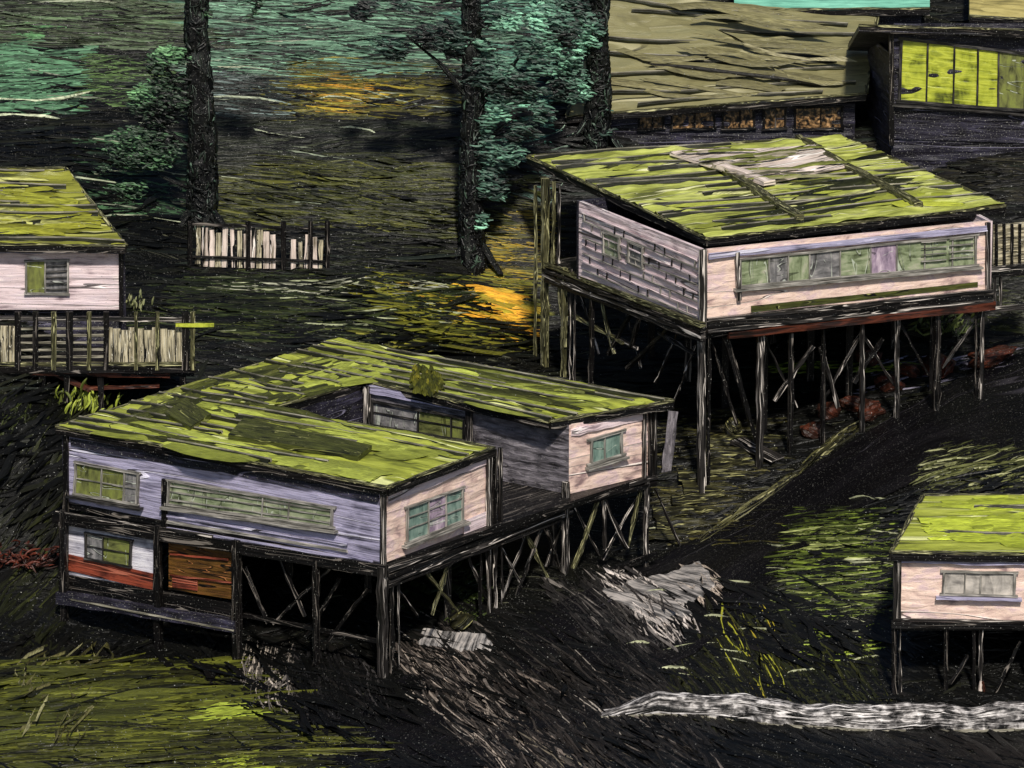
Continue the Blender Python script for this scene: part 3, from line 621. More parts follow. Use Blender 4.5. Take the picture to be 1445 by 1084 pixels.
for p, q in (((1075,470),(1125,575)), ((1215,470),(1165,560)), ((1217,470),(1262,545)), ((1385,440),(1330,520)), ((1270,455),(1310,530)), ((1004,480),(1040,600))): timber(R2, 'brace', shift(PB, -.35), p, q, .1, 'palewood' if p[0] % 2 else 'wood')
for p, q in (((815,400),(845,500)), ((880,430),(905,520)), ((960,460),(925,540)), ((985,480),(950,570))): timber(R2, 'brace', shift(PO, -.5), p, q, .09, 'palewood')
for u in (.1, .35, .6, .85):
    for w in (.3, .6, .9):
        p = vp * (1 - u) + vb * u; s_ = vd * (1 - u) + vc * u; post(R2, p * (1 - w) + s_ * w, zf2 - .05, .26)
# balcony at the right end
PBal = shift(PB, -.6)
panel(R2, 'balcony_screen', PBal, [(1402,318),(1475,311),(1475,368),(1402,375)], 'plank', .08)
for k in range(6): timber(R2, 'balcony_bar', shift(PBal, .08), (1406 + k * 11, 316), (1406 + k * 11, 376), .1, 'wood', .08)
for y in (381, 438): timber(R2, 'balcony_rail', shift(PBal, .15), (1385, y), (1480, y - 8), .18, 'palewood', .14)
timber(R2, 'balcony_rail', shift(PBal, .15), (1385, 390), (1480, 383), .16, 'wood', .1)
for x in (1404, 1412): timber(R2, 'balcony_bar', shift(PBal, .1), (x, 384), (x, 432), .08, 'palewood', .08)
# battens and the patched sheet on the roof
def on_roof(par, name, z, p, q, w, hgt, mat):
    mb = MB(); a, b = on_z(*p, z) + ZUP * hgt, on_z(*q, z) + ZUP * hgt; mb.bar(a, b, hgt * 1.8, w, ZUP, 0, .03); return mb.build(name, mat, par)
on_roof(rf2, 'curled_strip', ZR2 + .2, (1012, 236), (1086, 262), .5, .1, 'white'); on_roof(rf2, 'batten', ZR2 + .08, (1022, 243), (1128, 311), .34, .12, 'olivewood'); on_roof(rf2, 'batten', ZR2 + .08, (1152, 214), (1296, 292), .36, .1, 'olivewood')
on_roof(rf2, 'batten', ZR2, (1126, 196), (1160, 214), .25, .08, 'olivewood')
def sheet(par, q, z, name, mat):
    mb = MB(); p = [on_z(x, y, z) for x, y in q]; o = 3.0; s1 = unit(p[2] - p[3])
    fn = lambda u, v: ((p[3] * (1 - u[..., None]) + p[2] * u[..., None]) * (1 - v[..., None]) + (p[0] * (1 - u[..., None]) + p[1] * u[..., None]) * v[..., None]) + ZUP * (.1 + .12 * vn(u * 2, v * 9, 31) ** 2)[..., None]
    mb.grid(fn, 40, 34, 0, lambda Q: np.stack([Q @ s1, Q @ np.cross(ZUP, s1)], -1)); lo = [v + ZUP * .02 for v in p]; hi = [v + ZUP * .1 for v in p]; mb.hexa(lo + hi)
    return mb.build(name, mat, par)
sheet(rf2, [(945,220),(1150,209),(1192,238),(1078,262)], ZR2 + .12, 'patched_sheet', 'white')

# ------------------------------------------------------------ the house at the left edge
zw = on_y(170, 438, 18)[2]; ze = on_y(170, 345, 18)[2]; zd = on_y(270, 522, 15)[2]
R3 = empty('stilt_house', gp(150, 575), 'small pinkish house with one window behind a tall plank railing at the left', 'house', 'stilt houses on the hillside')
ea, eb = on_y(-160, 343, 17.6), on_y(177, 347, 17.6); ra, rb = on_y(-160, 236, 24.5), on_y(92, 238, 24.5)
rf3 = roof(R3, [(ea, eb, rb, ra)], 0, 'moss_dim', RIGHT, amp=.16, freq=1.0, seams=10, edges=[(ea, eb), (eb, rb), (ra, rb)], seed=41)
la, lb, lc = on_y(-150, 345, 18.1), on_y(170, 345, 18.1), on_y(100, 300, 24)
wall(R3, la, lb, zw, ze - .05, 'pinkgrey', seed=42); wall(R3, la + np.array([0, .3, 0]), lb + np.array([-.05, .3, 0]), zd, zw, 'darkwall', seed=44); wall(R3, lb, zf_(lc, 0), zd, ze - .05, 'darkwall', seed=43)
P3 = plane(la, lb)
timber(R3, 'eave_shade_strip', shift(P3, .08), (-20, 352), (170, 352), .3, 'violet', .1, wob=.03)  # violet strip paints the shade below the eave
window(R3, P3, [(37,368),(96,367),(96,415),(37,414)], ['g_olive','g_grey'], (.45,), (), 'frame', .07)
for k in range(5): timber(R3, 'window_bar', shift(P3, .1), (65, 375 + k * 8.5), (95, 374 + k * 8.5), .045, 'darkframe', .04)
timber(R3, 'corner_board', shift(P3, .08), (171, 347), (171, 450), .16, 'wood', .16)
PD = plane(on_y(-100, 522, 15), on_y(270, 522, 15))
da, db = on_y(-150, 520, 15), on_y(274, 520, 15)
fl = MB(); cs = (da, db, db + np.array([-1.5, 8.5, 0]), da + np.array([0, 8.5, 0])); fl.hexa([zf_(p, zd - .25) for p in cs] + [zf_(p, zd) for p in cs]); fl.build('deck', 'wood', R3)
for y, w, m in ((449, .16, 'palewood'), (514, .14, 'olivewood'), (522, .22, 'wood')): timber(R3, 'railing_rail', shift(PD, .1), (-40, y), (276, y + (2 if y < 500 else 0)), w, m, .14, wob=.02)
for k in range(10):
    x = 154 + k * 11; timber(R3, 'railing_plank', PD, (x, 462 + (k % 3) * 2), (x + (k % 2), 514), .26, 'plank', .06)
for x in (-30, -18, -6, 6, 18): timber(R3, 'railing_plank', PD, (x, 460), (x, 514), .27, 'plank', .06)
for x, w in ((25, .22), (50, .2), (76, .18), (98, .26), (126, .16), (150, .2), (192, .12), (222, .14), (262, .26), (272, .16)): timber(R3, 'railing_post', shift(PD, .12), (x, 440), (x, 522), w, 'olivewood' if w < .2 else 'wood', .14)
for k in range(5): timber(R3, 'railing_bar', PD, (28, 464 + k * 10), (150, 463 + k * 10), .07, 'edge', .07)
timber(R3, 'yellow_board', shift(PD, .22), (248, 459), (302, 459), .12, 'g_lime', .1)
timber(R3, 'red_beam', shift(PD, -.1), (30, 525), (240, 529), .2, 'redwood', .2); timber(R3, 'red_beam', shift(PD, -.3), (70, 524), (128, 550), .2, 'redwood', .16); timber(R3, 'red_beam', shift(PD, -.2), (125, 548), (225, 545), .12, 'redwood', .12)
for x, y in ((18, 640), (60, 610), (94, 600), (142, 580), (258, 540)): timber(R3, 'post', shift(PD, -.15), (x, 522), (x, y), .26, 'wood', ground_end=True)
for p, q in (((10, 530), (40, 610)), ((70, 540), (50, 620))): timber(R3, 'brace', shift(PD, -.2), p, q, .15, 'wood')
timber(R3, 'red_beam', shift(PD, -.05), (-20, 612), (60, 612), .2, 'redwood', .14)

# ------------------------------------------------------------ the house at the right edge
zb4 = on_y(1265, 878, -1)[2]; ze4 = on_y(1265, 780, -1)[2]
R4 = empty('stilt_house', gp(1270, 1005), 'small pink house with lime green roof standing behind the low white wall', 'house', 'stilt houses on the hillside')
fa, fb_ = on_y(1258, 779, -1.2), on_y(1640, 786, -1.2); ba, bb = on_y(1303, 700, 5.5), on_y(1640, 697, 5.5)
rf4 = roof(R4, [(fa, fb_, bb, ba)], 0, 'moss', RIGHT, amp=.06, freq=1.0, seams=2, edges=[(fa, fb_), (fa, ba), (ba, bb)], seed=51)
ka, kb, kc = on_y(1268, 783, -1), on_y(1630, 790, -1), on_y(1305, 745, 5)
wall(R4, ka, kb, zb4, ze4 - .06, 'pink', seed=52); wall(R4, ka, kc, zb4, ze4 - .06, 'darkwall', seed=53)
P4 = plane(ka, kb)
timber(R4, 'eave_shade_strip', shift(P4, .09), (1268, 790), (1500, 794), .22, 'violet', .1, wob=.03)  # shade under the roof edge, painted as a violet strip
window(R4, P4, [(1332,806),(1432,808),(1431,841),(1331,838)], ['g_pale','g_pale','g_pale'], (.3,.52), (), 'frame', .08, 'violet', .04)
timber(R4, 'corner_board', shift(P4, .08), (1266, 783), (1266, 878), .26, 'palewood', .2)
timber(R4, 'floor_beam', shift(P4, .12), (1258, 880), (1500, 884), .22, 'wood', .2, wob=.02); timber(R4, 'floor_beam', shift(P4, .16), (1262, 874), (1500, 878), .07, 'palewood', .12)
fl = MB(); cs = (ka, kb, zf_(kb, 0) + np.array([0, 6, 0]), kc); fl.hexa([zf_(p, zb4 - .3) for p in cs] + [zf_(p, zb4 - .02) for p in cs]); fl.build('deck', 'wood', R4)
for x, y0, y1, w, m in ((1262, 885, 1004, .2, 'wood'), (1270, 885, 1004, .1, 'palewood'), (1335, 886, 1012, .2, 'wood'), (1374, 888, 1005, .14, 'wood'), (1384, 888, 1010, .16, 'palewood'), (1455, 888, 1010, .2, 'wood')):
    timber(R4, 'post', shift(P4, -.02), (x, y0), (x, y1), w, m, ground_end=True)
for p, q, m in (((1385,962),(1376,1004),'white'), ((1386,962),(1397,1004),'redwood'), ((1440,905),(1400,985),'wood'), ((1366,925),(1340,965),'wood')): timber(R4, 'brace', shift(P4, .1), p, q, .11, m)
for u in (.1, .5, .9): post(R4, kc + (kb - ka) * u * .4, zb4 - .05, .24)

# ------------------------------------------------------------ houses higher up the hill
R5 = empty('hill_house', gp(1260, 205), 'dark violet house at the top right with a large lit yellow-green window', 'house', 'dim houses high on the hillside')
Y5 = 33.4; xa, xb, xc = on_y(1258, 205, Y5), on_y(1560, 215, Y5), on_y(1222, 195, Y5 + 5)
zt5 = on_y(1258, 34, Y5)[2]; z05 = min(float(tz(xa[0], xa[1])), xa[2]) - .4
wall(R5, xa, xb, z05, zt5, 'darkwall', seed=61, amp=.04); wall(R5, xa, xc, z05, zt5 - 1.3, 'darkwall', seed=62, amp=.04); P5 = plane(xa, xb)
window(R5, P5, [(1272,54),(1480,80),(1480,158),(1269,143)], ['g_lime','g_lime','g_lime','g_lime','g_olive','g_olive'], (.18,.36,.52,.66,.84), (), 'darkframe', .12, 'darkframe')
panel(R5, 'sill_band', shift(P5, .08), [(1262,168),(1560,182),(1560,206),(1262,196)], 'violet' if False else 'darkwall', .08)
timber(R5, 'corner_board', shift(P5, .1), (1258, 36), (1258, 205), .2, 'wood', .16)
fa5, fb5 = on_y(1212, 36, Y5 - .5), on_y(1580, 46, Y5 - .5)
roof(R5, [(fa5, fb5, fb5 + np.array([0, 6, -1.9]), fa5 + np.array([0, 6, -1.9]))], 0, 'darkwall', RIGHT, edges=[(fa5, fb5)], seed=63)
R6 = empty('hill_house', gp(1000, 192), 'house with broad ridged olive roof over a low row of amber windows', 'house', 'dim houses high on the hillside')
Y6 = 36.6; ja, jb = on_y(812, 190, Y6), on_y(1206, 184, Y6); zt6 = on_y(900, 146, Y6)[2]; z06 = min(ja[2], float(tz(ja[0], ja[1])), float(tz(jb[0], jb[1]))) - .4
wall(R6, ja, jb, z06, zt6, 'darkwall', seed=71, amp=.04); P6 = plane(ja, jb)
pa, pb, pc, pd_ = on_y(800, 164, Y6 - .5), on_y(1222, 132, Y6 - .5), on_y(1238, 24, Y6 + 5), on_y(852, -12, Y6 + 5)
rf6 = roof(R6, [(pa, pb, pc, pd_)], 0, 'olive_roof', pb - pa + np.array([0, -.2, 0]), amp=.1, freq=.6, seams=9, edges=[(pa, pb), (pb, pc), (pa, pd_)], seed=72)
wall(R6, jb, zf_(jb, 0) + np.array([.4, 5, 0]), z06, zt6, 'darkwall', seed=73)
for x, w_ in ((902, 34), (948, 60), (1020, 44), (1078, 30), (1122, 66)): window(R6, P6, [(x,152),(x+w_,150),(x+w_,181),(x,183)], ['g_amber','g_amber'], (.55,), (), 'wood', .09)
R7 = empty('hill_house', gp(1175, 6), 'pale teal roofed house just showing at the top edge above the olive roof', 'house', 'dim houses high on the hillside')
q7 = [on_y(1036, 14, 41.5), on_y(1312, 12, 41.5), on_y(1312, -46, 45), on_y(1036, -46, 45)]
roof(R7, [tuple(q7)], 0, 'tealroof', RIGHT, amp=.08, freq=2, edges=[(q7[0], q7[1])], seed=81); wall(R7, q7[0] + np.array([.3, .5, 0]), q7[1] + np.array([-.3, .5, 0]), q7[0][2] - 2.6, q7[0][2] - .1, 'darkwall', seed=82)
R8 = empty('hill_house', gp(1410, 20), 'tan roofed house just showing in the top right corner above the lit window', 'house', 'dim houses high on the hillside')
q8 = [on_y(1368, 22, 40.3), on_y(1560, 36, 40.3), on_y(1560, -40, 43.8), on_y(1368, -40, 43.8)]
roof(R8, [tuple(q8)], 0, 'tanroof', RIGHT, amp=.06, freq=2, edges=[(q8[0], q8[1])], seed=83); wall(R8, q8[0] + np.array([.3, .5, 0]), q8[1] + np.array([-.3, .5, 0]), q8[0][2] - 2.6, q8[0][2] - .1, 'darkwall', seed=84)

# ------------------------------------------------------------ ground cover: blades and litter lying on the hillside
BLK, DRK, DKO = (6,6,5), (12,12,10), (24,25,16)
def one(name, fld, mat='blade', **k):
    o = fld.build(name, mat, None, **k); o['kind'] = 'stuff'; return o
LAWN = [(-40,950),(120,962),(240,956),(330,985),(345,1010),(270,1050),(-40,1062)]; RD = (ROAD, LAWN)
u = Field()                                         # undergrowth of the whole slope, dark
u.zone([(-20,-20),(1465,560)], 1500, 0, (60,200), (6,18), [BLK+(5,),DRK+(4,),DKO+(2,),(30,35,29,.6)], .04, 8, avoid=RD)
u.zone([(-20,540),(420,960)], 420, 25, (50,150), (6,16), [BLK+(6,),DRK+(3,),DKO+(1,)], .04, 25, avoid=RD)
u.zone([(880,560),(1465,1000)], 520, 6, (50,160), (5,16), [BLK+(7,),DRK+(4,),DKO+(1,)], .04, 15, avoid=RD)
u.zone([(-20,860),(1465,1100)], 700, -22, (60,200), (6,18), [BLK+(7,),DRK+(4,),(22,20,18,1)], .04, 14, avoid=(LAWN,))
one('undergrowth', u)
g = Field()                                         # grass of many greens
g.zone([(-10,-5),(285,62)], 210, -3, (70,210), (4,12), [(52,57,42,3),(66,78,56,3),(84,104,72,1),(28,30,24,3)], .05, 4)
g.zone([(10,30),(80,55)], 20, 0, (24,50), (6,12), [(82,122,78),(66,100,64)], .05, 10)
g.zone([(-10,62),(112,160)], 130, 2, (34,90), (7,18), [(76,112,82,3),(92,130,98,2),(58,82,60,2),(40,56,44,2)], .05, 8)
g.zone([(110,78),(225,150)], 100, 0, (26,70), (5,14), [(78,100,56,3),(56,72,44,2),(34,40,30,3)], .05, 12)
g.zone([(112,190),(275,305)], 190, -6, (16,50), (4,12), [(52,76,52,2),(70,102,68,1),(20,24,20,4),(36,50,38,2)], .05, 14)
g.zone([(290,-5),(665,105)], 420, -2, (60,190), (3,9), [(66,90,74,3),(94,126,102,3),(38,47,40,3),(112,148,122,1.4),(26,31,28,2)], .05, 4)
g.zone([(295,100),(420,165)], 80, -4, (30,90), (3,7), [(44,54,50,2),(22,25,23,4),(110,126,122,.5)], .05, 6)
g.zone([(400,90),(610,165)], 150, -2, (60,140), (3,9), [(74,72,28,3),(92,86,30,2),(46,46,24,4)], .05, 4)
g.zone([(290,165),(655,245)], 170, 0, (50,150), (4,12), [(20,22,18,4),(32,35,24,2),(50,54,38,.7)], .04, 6)
g.zone([(290,235),(665,320)], 260, -6, (90,240), (3,9), [(44,47,20,3),(66,68,28,2),(84,84,34,1),(22,24,15,4)], .05, 3)
g.zone([(470,310),(660,400)], 90, -2, (50,130), (4,12), [(15,16,12,4),(32,35,18,2)], .04, 6)
g.zone([(665,290),(765,400)], 90, -4, (34,90), (3,9), [(110,98,30,3),(70,68,26,3),(136,120,38,1),(28,29,17,3)], .05, 5)
g.zone([(560,385),(760,490)], 110, -6, (60,150), (4,11), [(96,96,32,3),(118,114,38,1.5),(50,52,22,3)], .05, 4)
g.zone([(265,385),(600,475)], 170, -2, (60,170), (2,6), [(34,41,20,3),(17,20,13,4),(64,70,34,1),(140,144,112,.3)], .05, 4)
g.zone([(300,398),(620,412)], 14, -2, (80,180), (2,4), [(150,150,130),(96,98,78)], .05, 3)
g.zone([(0,540),(150,640)], 50, 60, (12,36), (3,6), [(46,52,22,2),(20,22,12,4)], .05, 30)
g.zone([(0,650),(110,930)], 70, 48, (50,150), (5,14), [(26,28,14,4),(46,49,20,1),(12,12,9,4)], .05, 8)
g.zone([(-10,935),(345,930),(350,1015),(250,1050),(-10,1060)], 150, 3, (80,240), (10,26), [(72,75,26,3),(90,92,32,3),(50,52,20,2),(24,25,12,3)], .06, 7)
g.zone([(258,990),(350,1016)], 12, 5, (60,100), (9,15), [(140,150,54,2),(154,164,62,2)], .09, 3, fine=False)
g.zone([(258,992),(348,1016)], 16, 4, (50,90), (8,16), [(132,144,48,2),(150,162,60,2)], .06, 4)
g.zone([(-10,1030),(420,1090)], 120, 3, (110,300), (5,14), [(58,60,23,3),(80,81,30,2),(26,26,13,4)], .06, 3)
g.zone([(310,1066),(440,1090)], 20, 10, (40,90), (5,12), [(130,140,46),(96,102,36)], .06, 6)
g.zone([(40,935),(130,1025)], 14, 55, (60,130), (3,8), [(104,100,62,2),(50,48,24,3),(140,136,96,.8)], .06, 5)
g.zone([(1115,720),(1262,875)], 150, 3, (16,90), (2,5), [(66,76,30,3),(104,118,44,1.5),(28,31,15,4)], .05, 6)
g.zone([(1110,735),(1262,865)], 14, 3, (60,110), (2,4), [(150,156,96),(110,116,64)], .05, 4)
g.zone([(1140,872),(1240,935)], 22, 5, (14,44), (4,9), [(130,146,50),(84,94,34)], .05, 10)
g.zone([(1028,870),(1092,985)], 18, -60, (40,90), (2,5), [(150,150,48,2),(176,156,50,1),(56,58,24,3)], .05, 5)
g.zone([(960,900),(1250,1000)], 110, -52, (50,140), (4,12), [(30,32,14,3),(44,45,19,2),(14,14,9,4)], .05, 8)
g.zone([(1310,628),(1460,690)], 70, 14, (20,70), (2,5), [(92,94,54,2),(50,52,25,3),(140,140,100,.8)], .05, 10)
g.zone([(925,575),(1110,770)], 100, 3, (18,70), (2,6), [(50,47,22,3),(76,71,35,2),(22,21,12,4)], .05, 7)
g.zone([(1205,205),(1460,285)], 160, -2, (30,110), (3,9), [(34,32,25,3),(46,44,33,2),(20,19,19,4)], .04, 7)
g.zone([(1400,385),(1460,470)], 50, 0, (14,40), (3,6), [(50,54,28,2),(22,23,15,3)], .05, 15)
g.zone([(1060,460),(1400,500)], 120, 20, (8,24), (3,6), [(24,27,18,4),(56,60,40,1),(12,13,11,4)], .05, 50)
g.zone([(1090,512),(1290,526)], 24, 4, (24,54), (4,8), [(120,136,52,2),(80,90,38,1)], .06, 5)
g.zone([(560,795),(680,870)], 60, 40, (14,46), (3,8), [(44,53,21,2),(24,30,14,3)], .05, 40)
g.zone([(180,440),(280,520)], 40, 0, (30,80), (2,6), [(44,52,22,2),(16,18,11,4)], .05, 6)
g.zone([(1200,600),(1196,616),(1010,756),(1000,748),(1090,690)], 14, 36, (30,90), (2,5), [(66,64,36,3),(36,35,21,4),(130,126,90,.6)], .06, 6)
g.zone([(672,0),(826,90)], 260, -6, (34,110), (5,12), [(70,106,90,3),(96,140,118,1.5),(44,64,56,3),(24,34,30,3)], .05, 10)
g.zone([(676,90),(760,200)], 180, -4, (26,80), (5,13), [(84,128,106,3),(108,160,132,2),(46,70,60,2),(26,38,33,2)], .05, 12)
g.zone([(684,200),(760,285)], 70, -20, (20,60), (4,9), [(60,86,74,3),(96,140,120,1),(28,38,34,3)], .05, 25)
g.zone([(10,66),(108,150)], 40, 1, (34,70), (10,20), [(78,114,84,3),(92,130,98,2)], .03, 6, fine=False)
g.zone([(-10,940),(335,935),(345,1010),(250,1050),(-10,1060)], 90, 3, (110,240), (14,34), [(68,71,26,3),(86,88,31,3),(50,52,20,2)], .03, 6, fine=False)
g.zone([(-10,1040),(300,1090)], 24, 3, (130,260), (10,24), [(64,66,25,3),(84,86,32,2)], .03, 4, fine=False)
g.zone([(0,0),(660,330)], 16, -4, (60,190), (2.6,3.6), [(150,156,130),(110,118,100)], .08, 8)
g.zone([(660,0),(850,330)], 10, 20, (30,90), (2.6,3.6), [(150,170,150),(110,128,112)], .08, 40)
g.zone([(900,700),(1260,980)], 8, 0, (30,90), (2.4,3.4), [(150,152,120)], .08, 12)
g.zone([(560,900),(860,1080)], 5, -42, (40,90), (2.4,3.4), [(150,142,132)], .08, 8)
one('grass', g)
f = Field()                                         # orange and yellow ground cover
f.zone([(425,105),(520,160)], 34, -2, (36,90), (3,6), [(150,112,36,2),(120,96,32,2),(92,80,28,2)], .05, 4)
f.zone([(470,118),(575,150)], 22, -3, (30,80), (2,5), [(176,124,36,2),(130,100,32,2)], .05, 4)
f.zone([(625,412),(745,452),(748,480),(680,460)], 70, -10, (40,110), (4,10), [(196,140,44,3),(206,148,48,1),(150,116,36,2)], .06, 4)
f.zone([(550,400),(592,416)], 8, -2, (24,44), (3,6), [(150,120,38),(110,98,34)], .05, 4)
f.zone([(675,300),(762,392)], 18, -4, (34,90), (2,5), [(160,134,38),(130,108,32)], .05, 5)
f.zone([(606,404),(735,408),(748,480),(665,462)], 80, -12, (50,120), (7,15), [(206,158,48,3),(216,154,48,2),(140,128,40,2)], .08, 4, fine=False)
f.zone([(450,115),(570,155)], 14, -3, (50,110), (4,8), [(160,136,42,2),(112,104,36,2)], .08, 4, fine=False)
one('yellow_ground_cover', f)
d = Field()                                         # pale grit and scraped clay on the track
d.zone([(560,910),(720,920),(860,1090),(700,1090)], 170, -44, (50,150), (3,9), [(38,34,31,4),(72,65,60,2.5),(146,132,120,.9),(15,14,13,4)], .05, 7)
d.zone([(600,890),(800,900),(1000,960),(980,1090),(840,1090)], 230, -38, (50,160), (3,10), [(26,24,22,4),(48,44,41,2.5),(104,96,89,.5),(11,11,10,4)], .05, 7)
d.zone([(570,920),(720,930),(740,985),(640,1000)], 60, -42, (40,110), (3,8), [(92,84,78,2),(140,128,118,1),(44,40,38,3)], .05, 8)
d.zone([(850,835),(905,815),(975,872),(925,890)], 30, -48, (40,100), (2,5), [(186,176,168,2),(50,47,46,2)], .07, 6)
d.zone([(950,815),(1000,800),(1010,830),(985,850)], 12, -40, (30,60), (4,9), [(164,150,136,1)], .06, 6)
d.zone([(790,850),(880,840),(930,920),(850,930)], 60, -44, (40,110), (4,10), [(46,43,41,2),(26,25,24,4),(110,104,98,.3)], .05, 6)
d.zone([(338,905),(415,910),(415,985),(338,975)], 70, 84, (30,76), (2,5), [(110,103,96,2.5),(184,172,158,2),(36,34,32,3)], .05, 5)
d.zone([(400,905),(520,930),(560,1000),(420,1010)], 70, -62, (40,110), (3,8), [(24,23,23,3),(56,53,52,.8),(11,11,11,4)], .05, 7)
d.zone([(560,930),(660,935),(760,1040),(690,1085)], 90, -44, (40,120), (3,7), [(120,110,101,2),(168,154,140,1),(50,46,43,3)], .05, 6)
d.zone([(720,1030),(850,1030),(900,1090),(740,1090)], 34, -35, (40,110), (3,7), [(110,101,86,1),(56,52,47,2)], .05, 6)
d.zone([(1240,505),(1445,498),(1445,522),(1200,566)], 14, 14, (34,90), (2,4), [(110,106,120),(64,61,73)], .06, 5)
one('scraped_gravel', d)

# ------------------------------------------------------------ mossy growth on the roofs
LIM = [(142,150,62,3),(160,168,74,3),(118,124,50,2)]
DKM = [(60,63,28,3),(82,86,36,2),(48,50,24,2),(116,118,56,1)]
HA, HB = [(222,592),(268,620),(308,592),(262,562)], [(312,622),(508,660),(535,634),(344,590)]
def rz(fl_, *a, avoid=(), surf=None, hgt=.06, jit=6, nrm=None):
    fl_.zone(*a, hgt=hgt, jit=jit, surf=surf, avoid=avoid, nrm=nrm)
def roof_growth(rf, z, zones, avoid=(), surf=None, name='moss', nrm=None):
    if nrm is not None: nrm = nrm if nrm[2] > 0 else -nrm
    fl_ = Field()
    for zn in zones: rz(fl_, *zn[:6], avoid=avoid, surf=surf or (lambda x, y: on_z(x, y, z + .05)), hgt=zn[6] if len(zn) > 6 else .06, nrm=nrm)
    fl_.build(name, 'blade', rf)['kind'] = 'stuff'
roof_growth(rf, ZR, [
  ([(100,604),(236,572),(330,560),(375,578),(690,634),(545,680)], 110, -9, (50,150), (16,40), LIM),
  ([(100,604),(236,572),(330,560),(375,578),(690,634),(545,680)], 34, -9, (70,200), (3,8), DKM, .1),
  ([(110,604),(250,547),(478,486),(515,536),(378,576),(300,592)], 60, 17, (60,170), (6,20), DKM),
  ([(380,540),(478,494),(640,520),(640,560),(515,534),(440,556)], 60, 12, (50,130), (16,40), LIM),
  ([(560,505),(935,566),(776,590),(640,568),(515,534)], 80, -8, (80,220), (10,28), LIM[:2] + DKM[:2]),
  ([(560,505),(935,566),(776,590),(640,568),(515,534)], 36, -8, (100,260), (3,7), DKM, .1)], (HA, HB))
rz_f = Field(); rz_f.zone([(935,212),(1200,204),(1210,250),(1060,270)], 40, 5, (40,110), (3,9), [(104,108,52,3),(50,52,28,2),(150,140,120,2)], hgt=.06, jit=4, surf=lambda x, y: on_z(x, y, ZR2 + .34)); rz_f.build('sheet_growth', 'blade', rf2)['kind'] = 'stuff'
SHEET, BAT = [(935,217),(1152,206),(1196,240),(1076,266)], [(1015,238),(1030,240),(1136,312),(1120,316)]
BAT2 = [(1144,208),(1162,208),(1304,290),(1286,296)]
roof_growth(rf2, ZR2, [
  ([(765,222),(1182,197),(1395,288),(998,330)], 60, 6, (90,240), (14,34), [(136,142,56,3),(152,158,66,2),(110,114,54,2)]),
  ([(765,222),(1182,197),(1395,288),(998,330)], 50, 6, (120,330), (3,9), [(30,32,18,3),(56,58,30,2),(180,180,120,1)], .12),
  ([(1150,245),(1240,238),(1388,286),(1215,300)], 26, 3, (60,150), (16,36), [(150,160,52,3),(166,172,62,2)])], (SHEET, BAT, BAT2))
pl3 = (ea, unit(np.cross(eb - ea, ra - ea)))
roof_growth(rf3, 0, [([(-100,246),(90,246),(165,335),(-100,335)], 80, 1, (50,150), (6,16), [(120,120,38,3),(136,138,48,2)]), ([(-100,246),(90,246),(165,335),(-100,335)], 40, 1, (60,150), (2,6), [(30,32,14,2),(160,160,90,1)], .1)], surf=lambda x, y: on_plane(x, y, pl3) + ZUP * .08, nrm=pl3[1])
pl4 = (fa, unit(np.cross(fb_ - fa, ba - fa)))
roof_growth(rf4, 0, [([(1285,768),(1312,706),(1600,702),(1600,772)], 150, 2, (40,130), (12,30), [(148,158,50,3),(164,174,58,3),(132,140,46,1)])], surf=lambda x, y: on_plane(x, y, pl4) + ZUP * .05, nrm=pl4[1])
pl6 = (pa, unit(np.cross(pb - pa, pd_ - pa)))
def s6(x, y): return on_plane(x, y, pl6) + ZUP * .08
roof_growth(rf6, 0, [([(815,150),(865,0),(1232,36),(1215,128)], 40, -7, (80,200), (5,12), [(100,95,64,3),(110,105,72,2),(92,88,60,2)]), ([(815,150),(865,0),(1232,36),(1215,128)], 4, -7, (160,330), (2,4), [(24,22,16,3),(136,130,100,1)], .14)], name='roof_strips', surf=s6, nrm=pl6[1])
# dark tuft growing on the back roof
tf = Field(); tf.zone([(576,556),(584,510),(602,504),(640,552),(606,566)], 120, 96, (12,26), (4,9), [(84,84,24,2),(56,58,18,3),(110,104,30,1)], .1, 14, surf=lambda x, y: on_z(x, y, ZR + .12)); tf.build('grass_tuft', 'blade', rf)['kind'] = 'stuff'

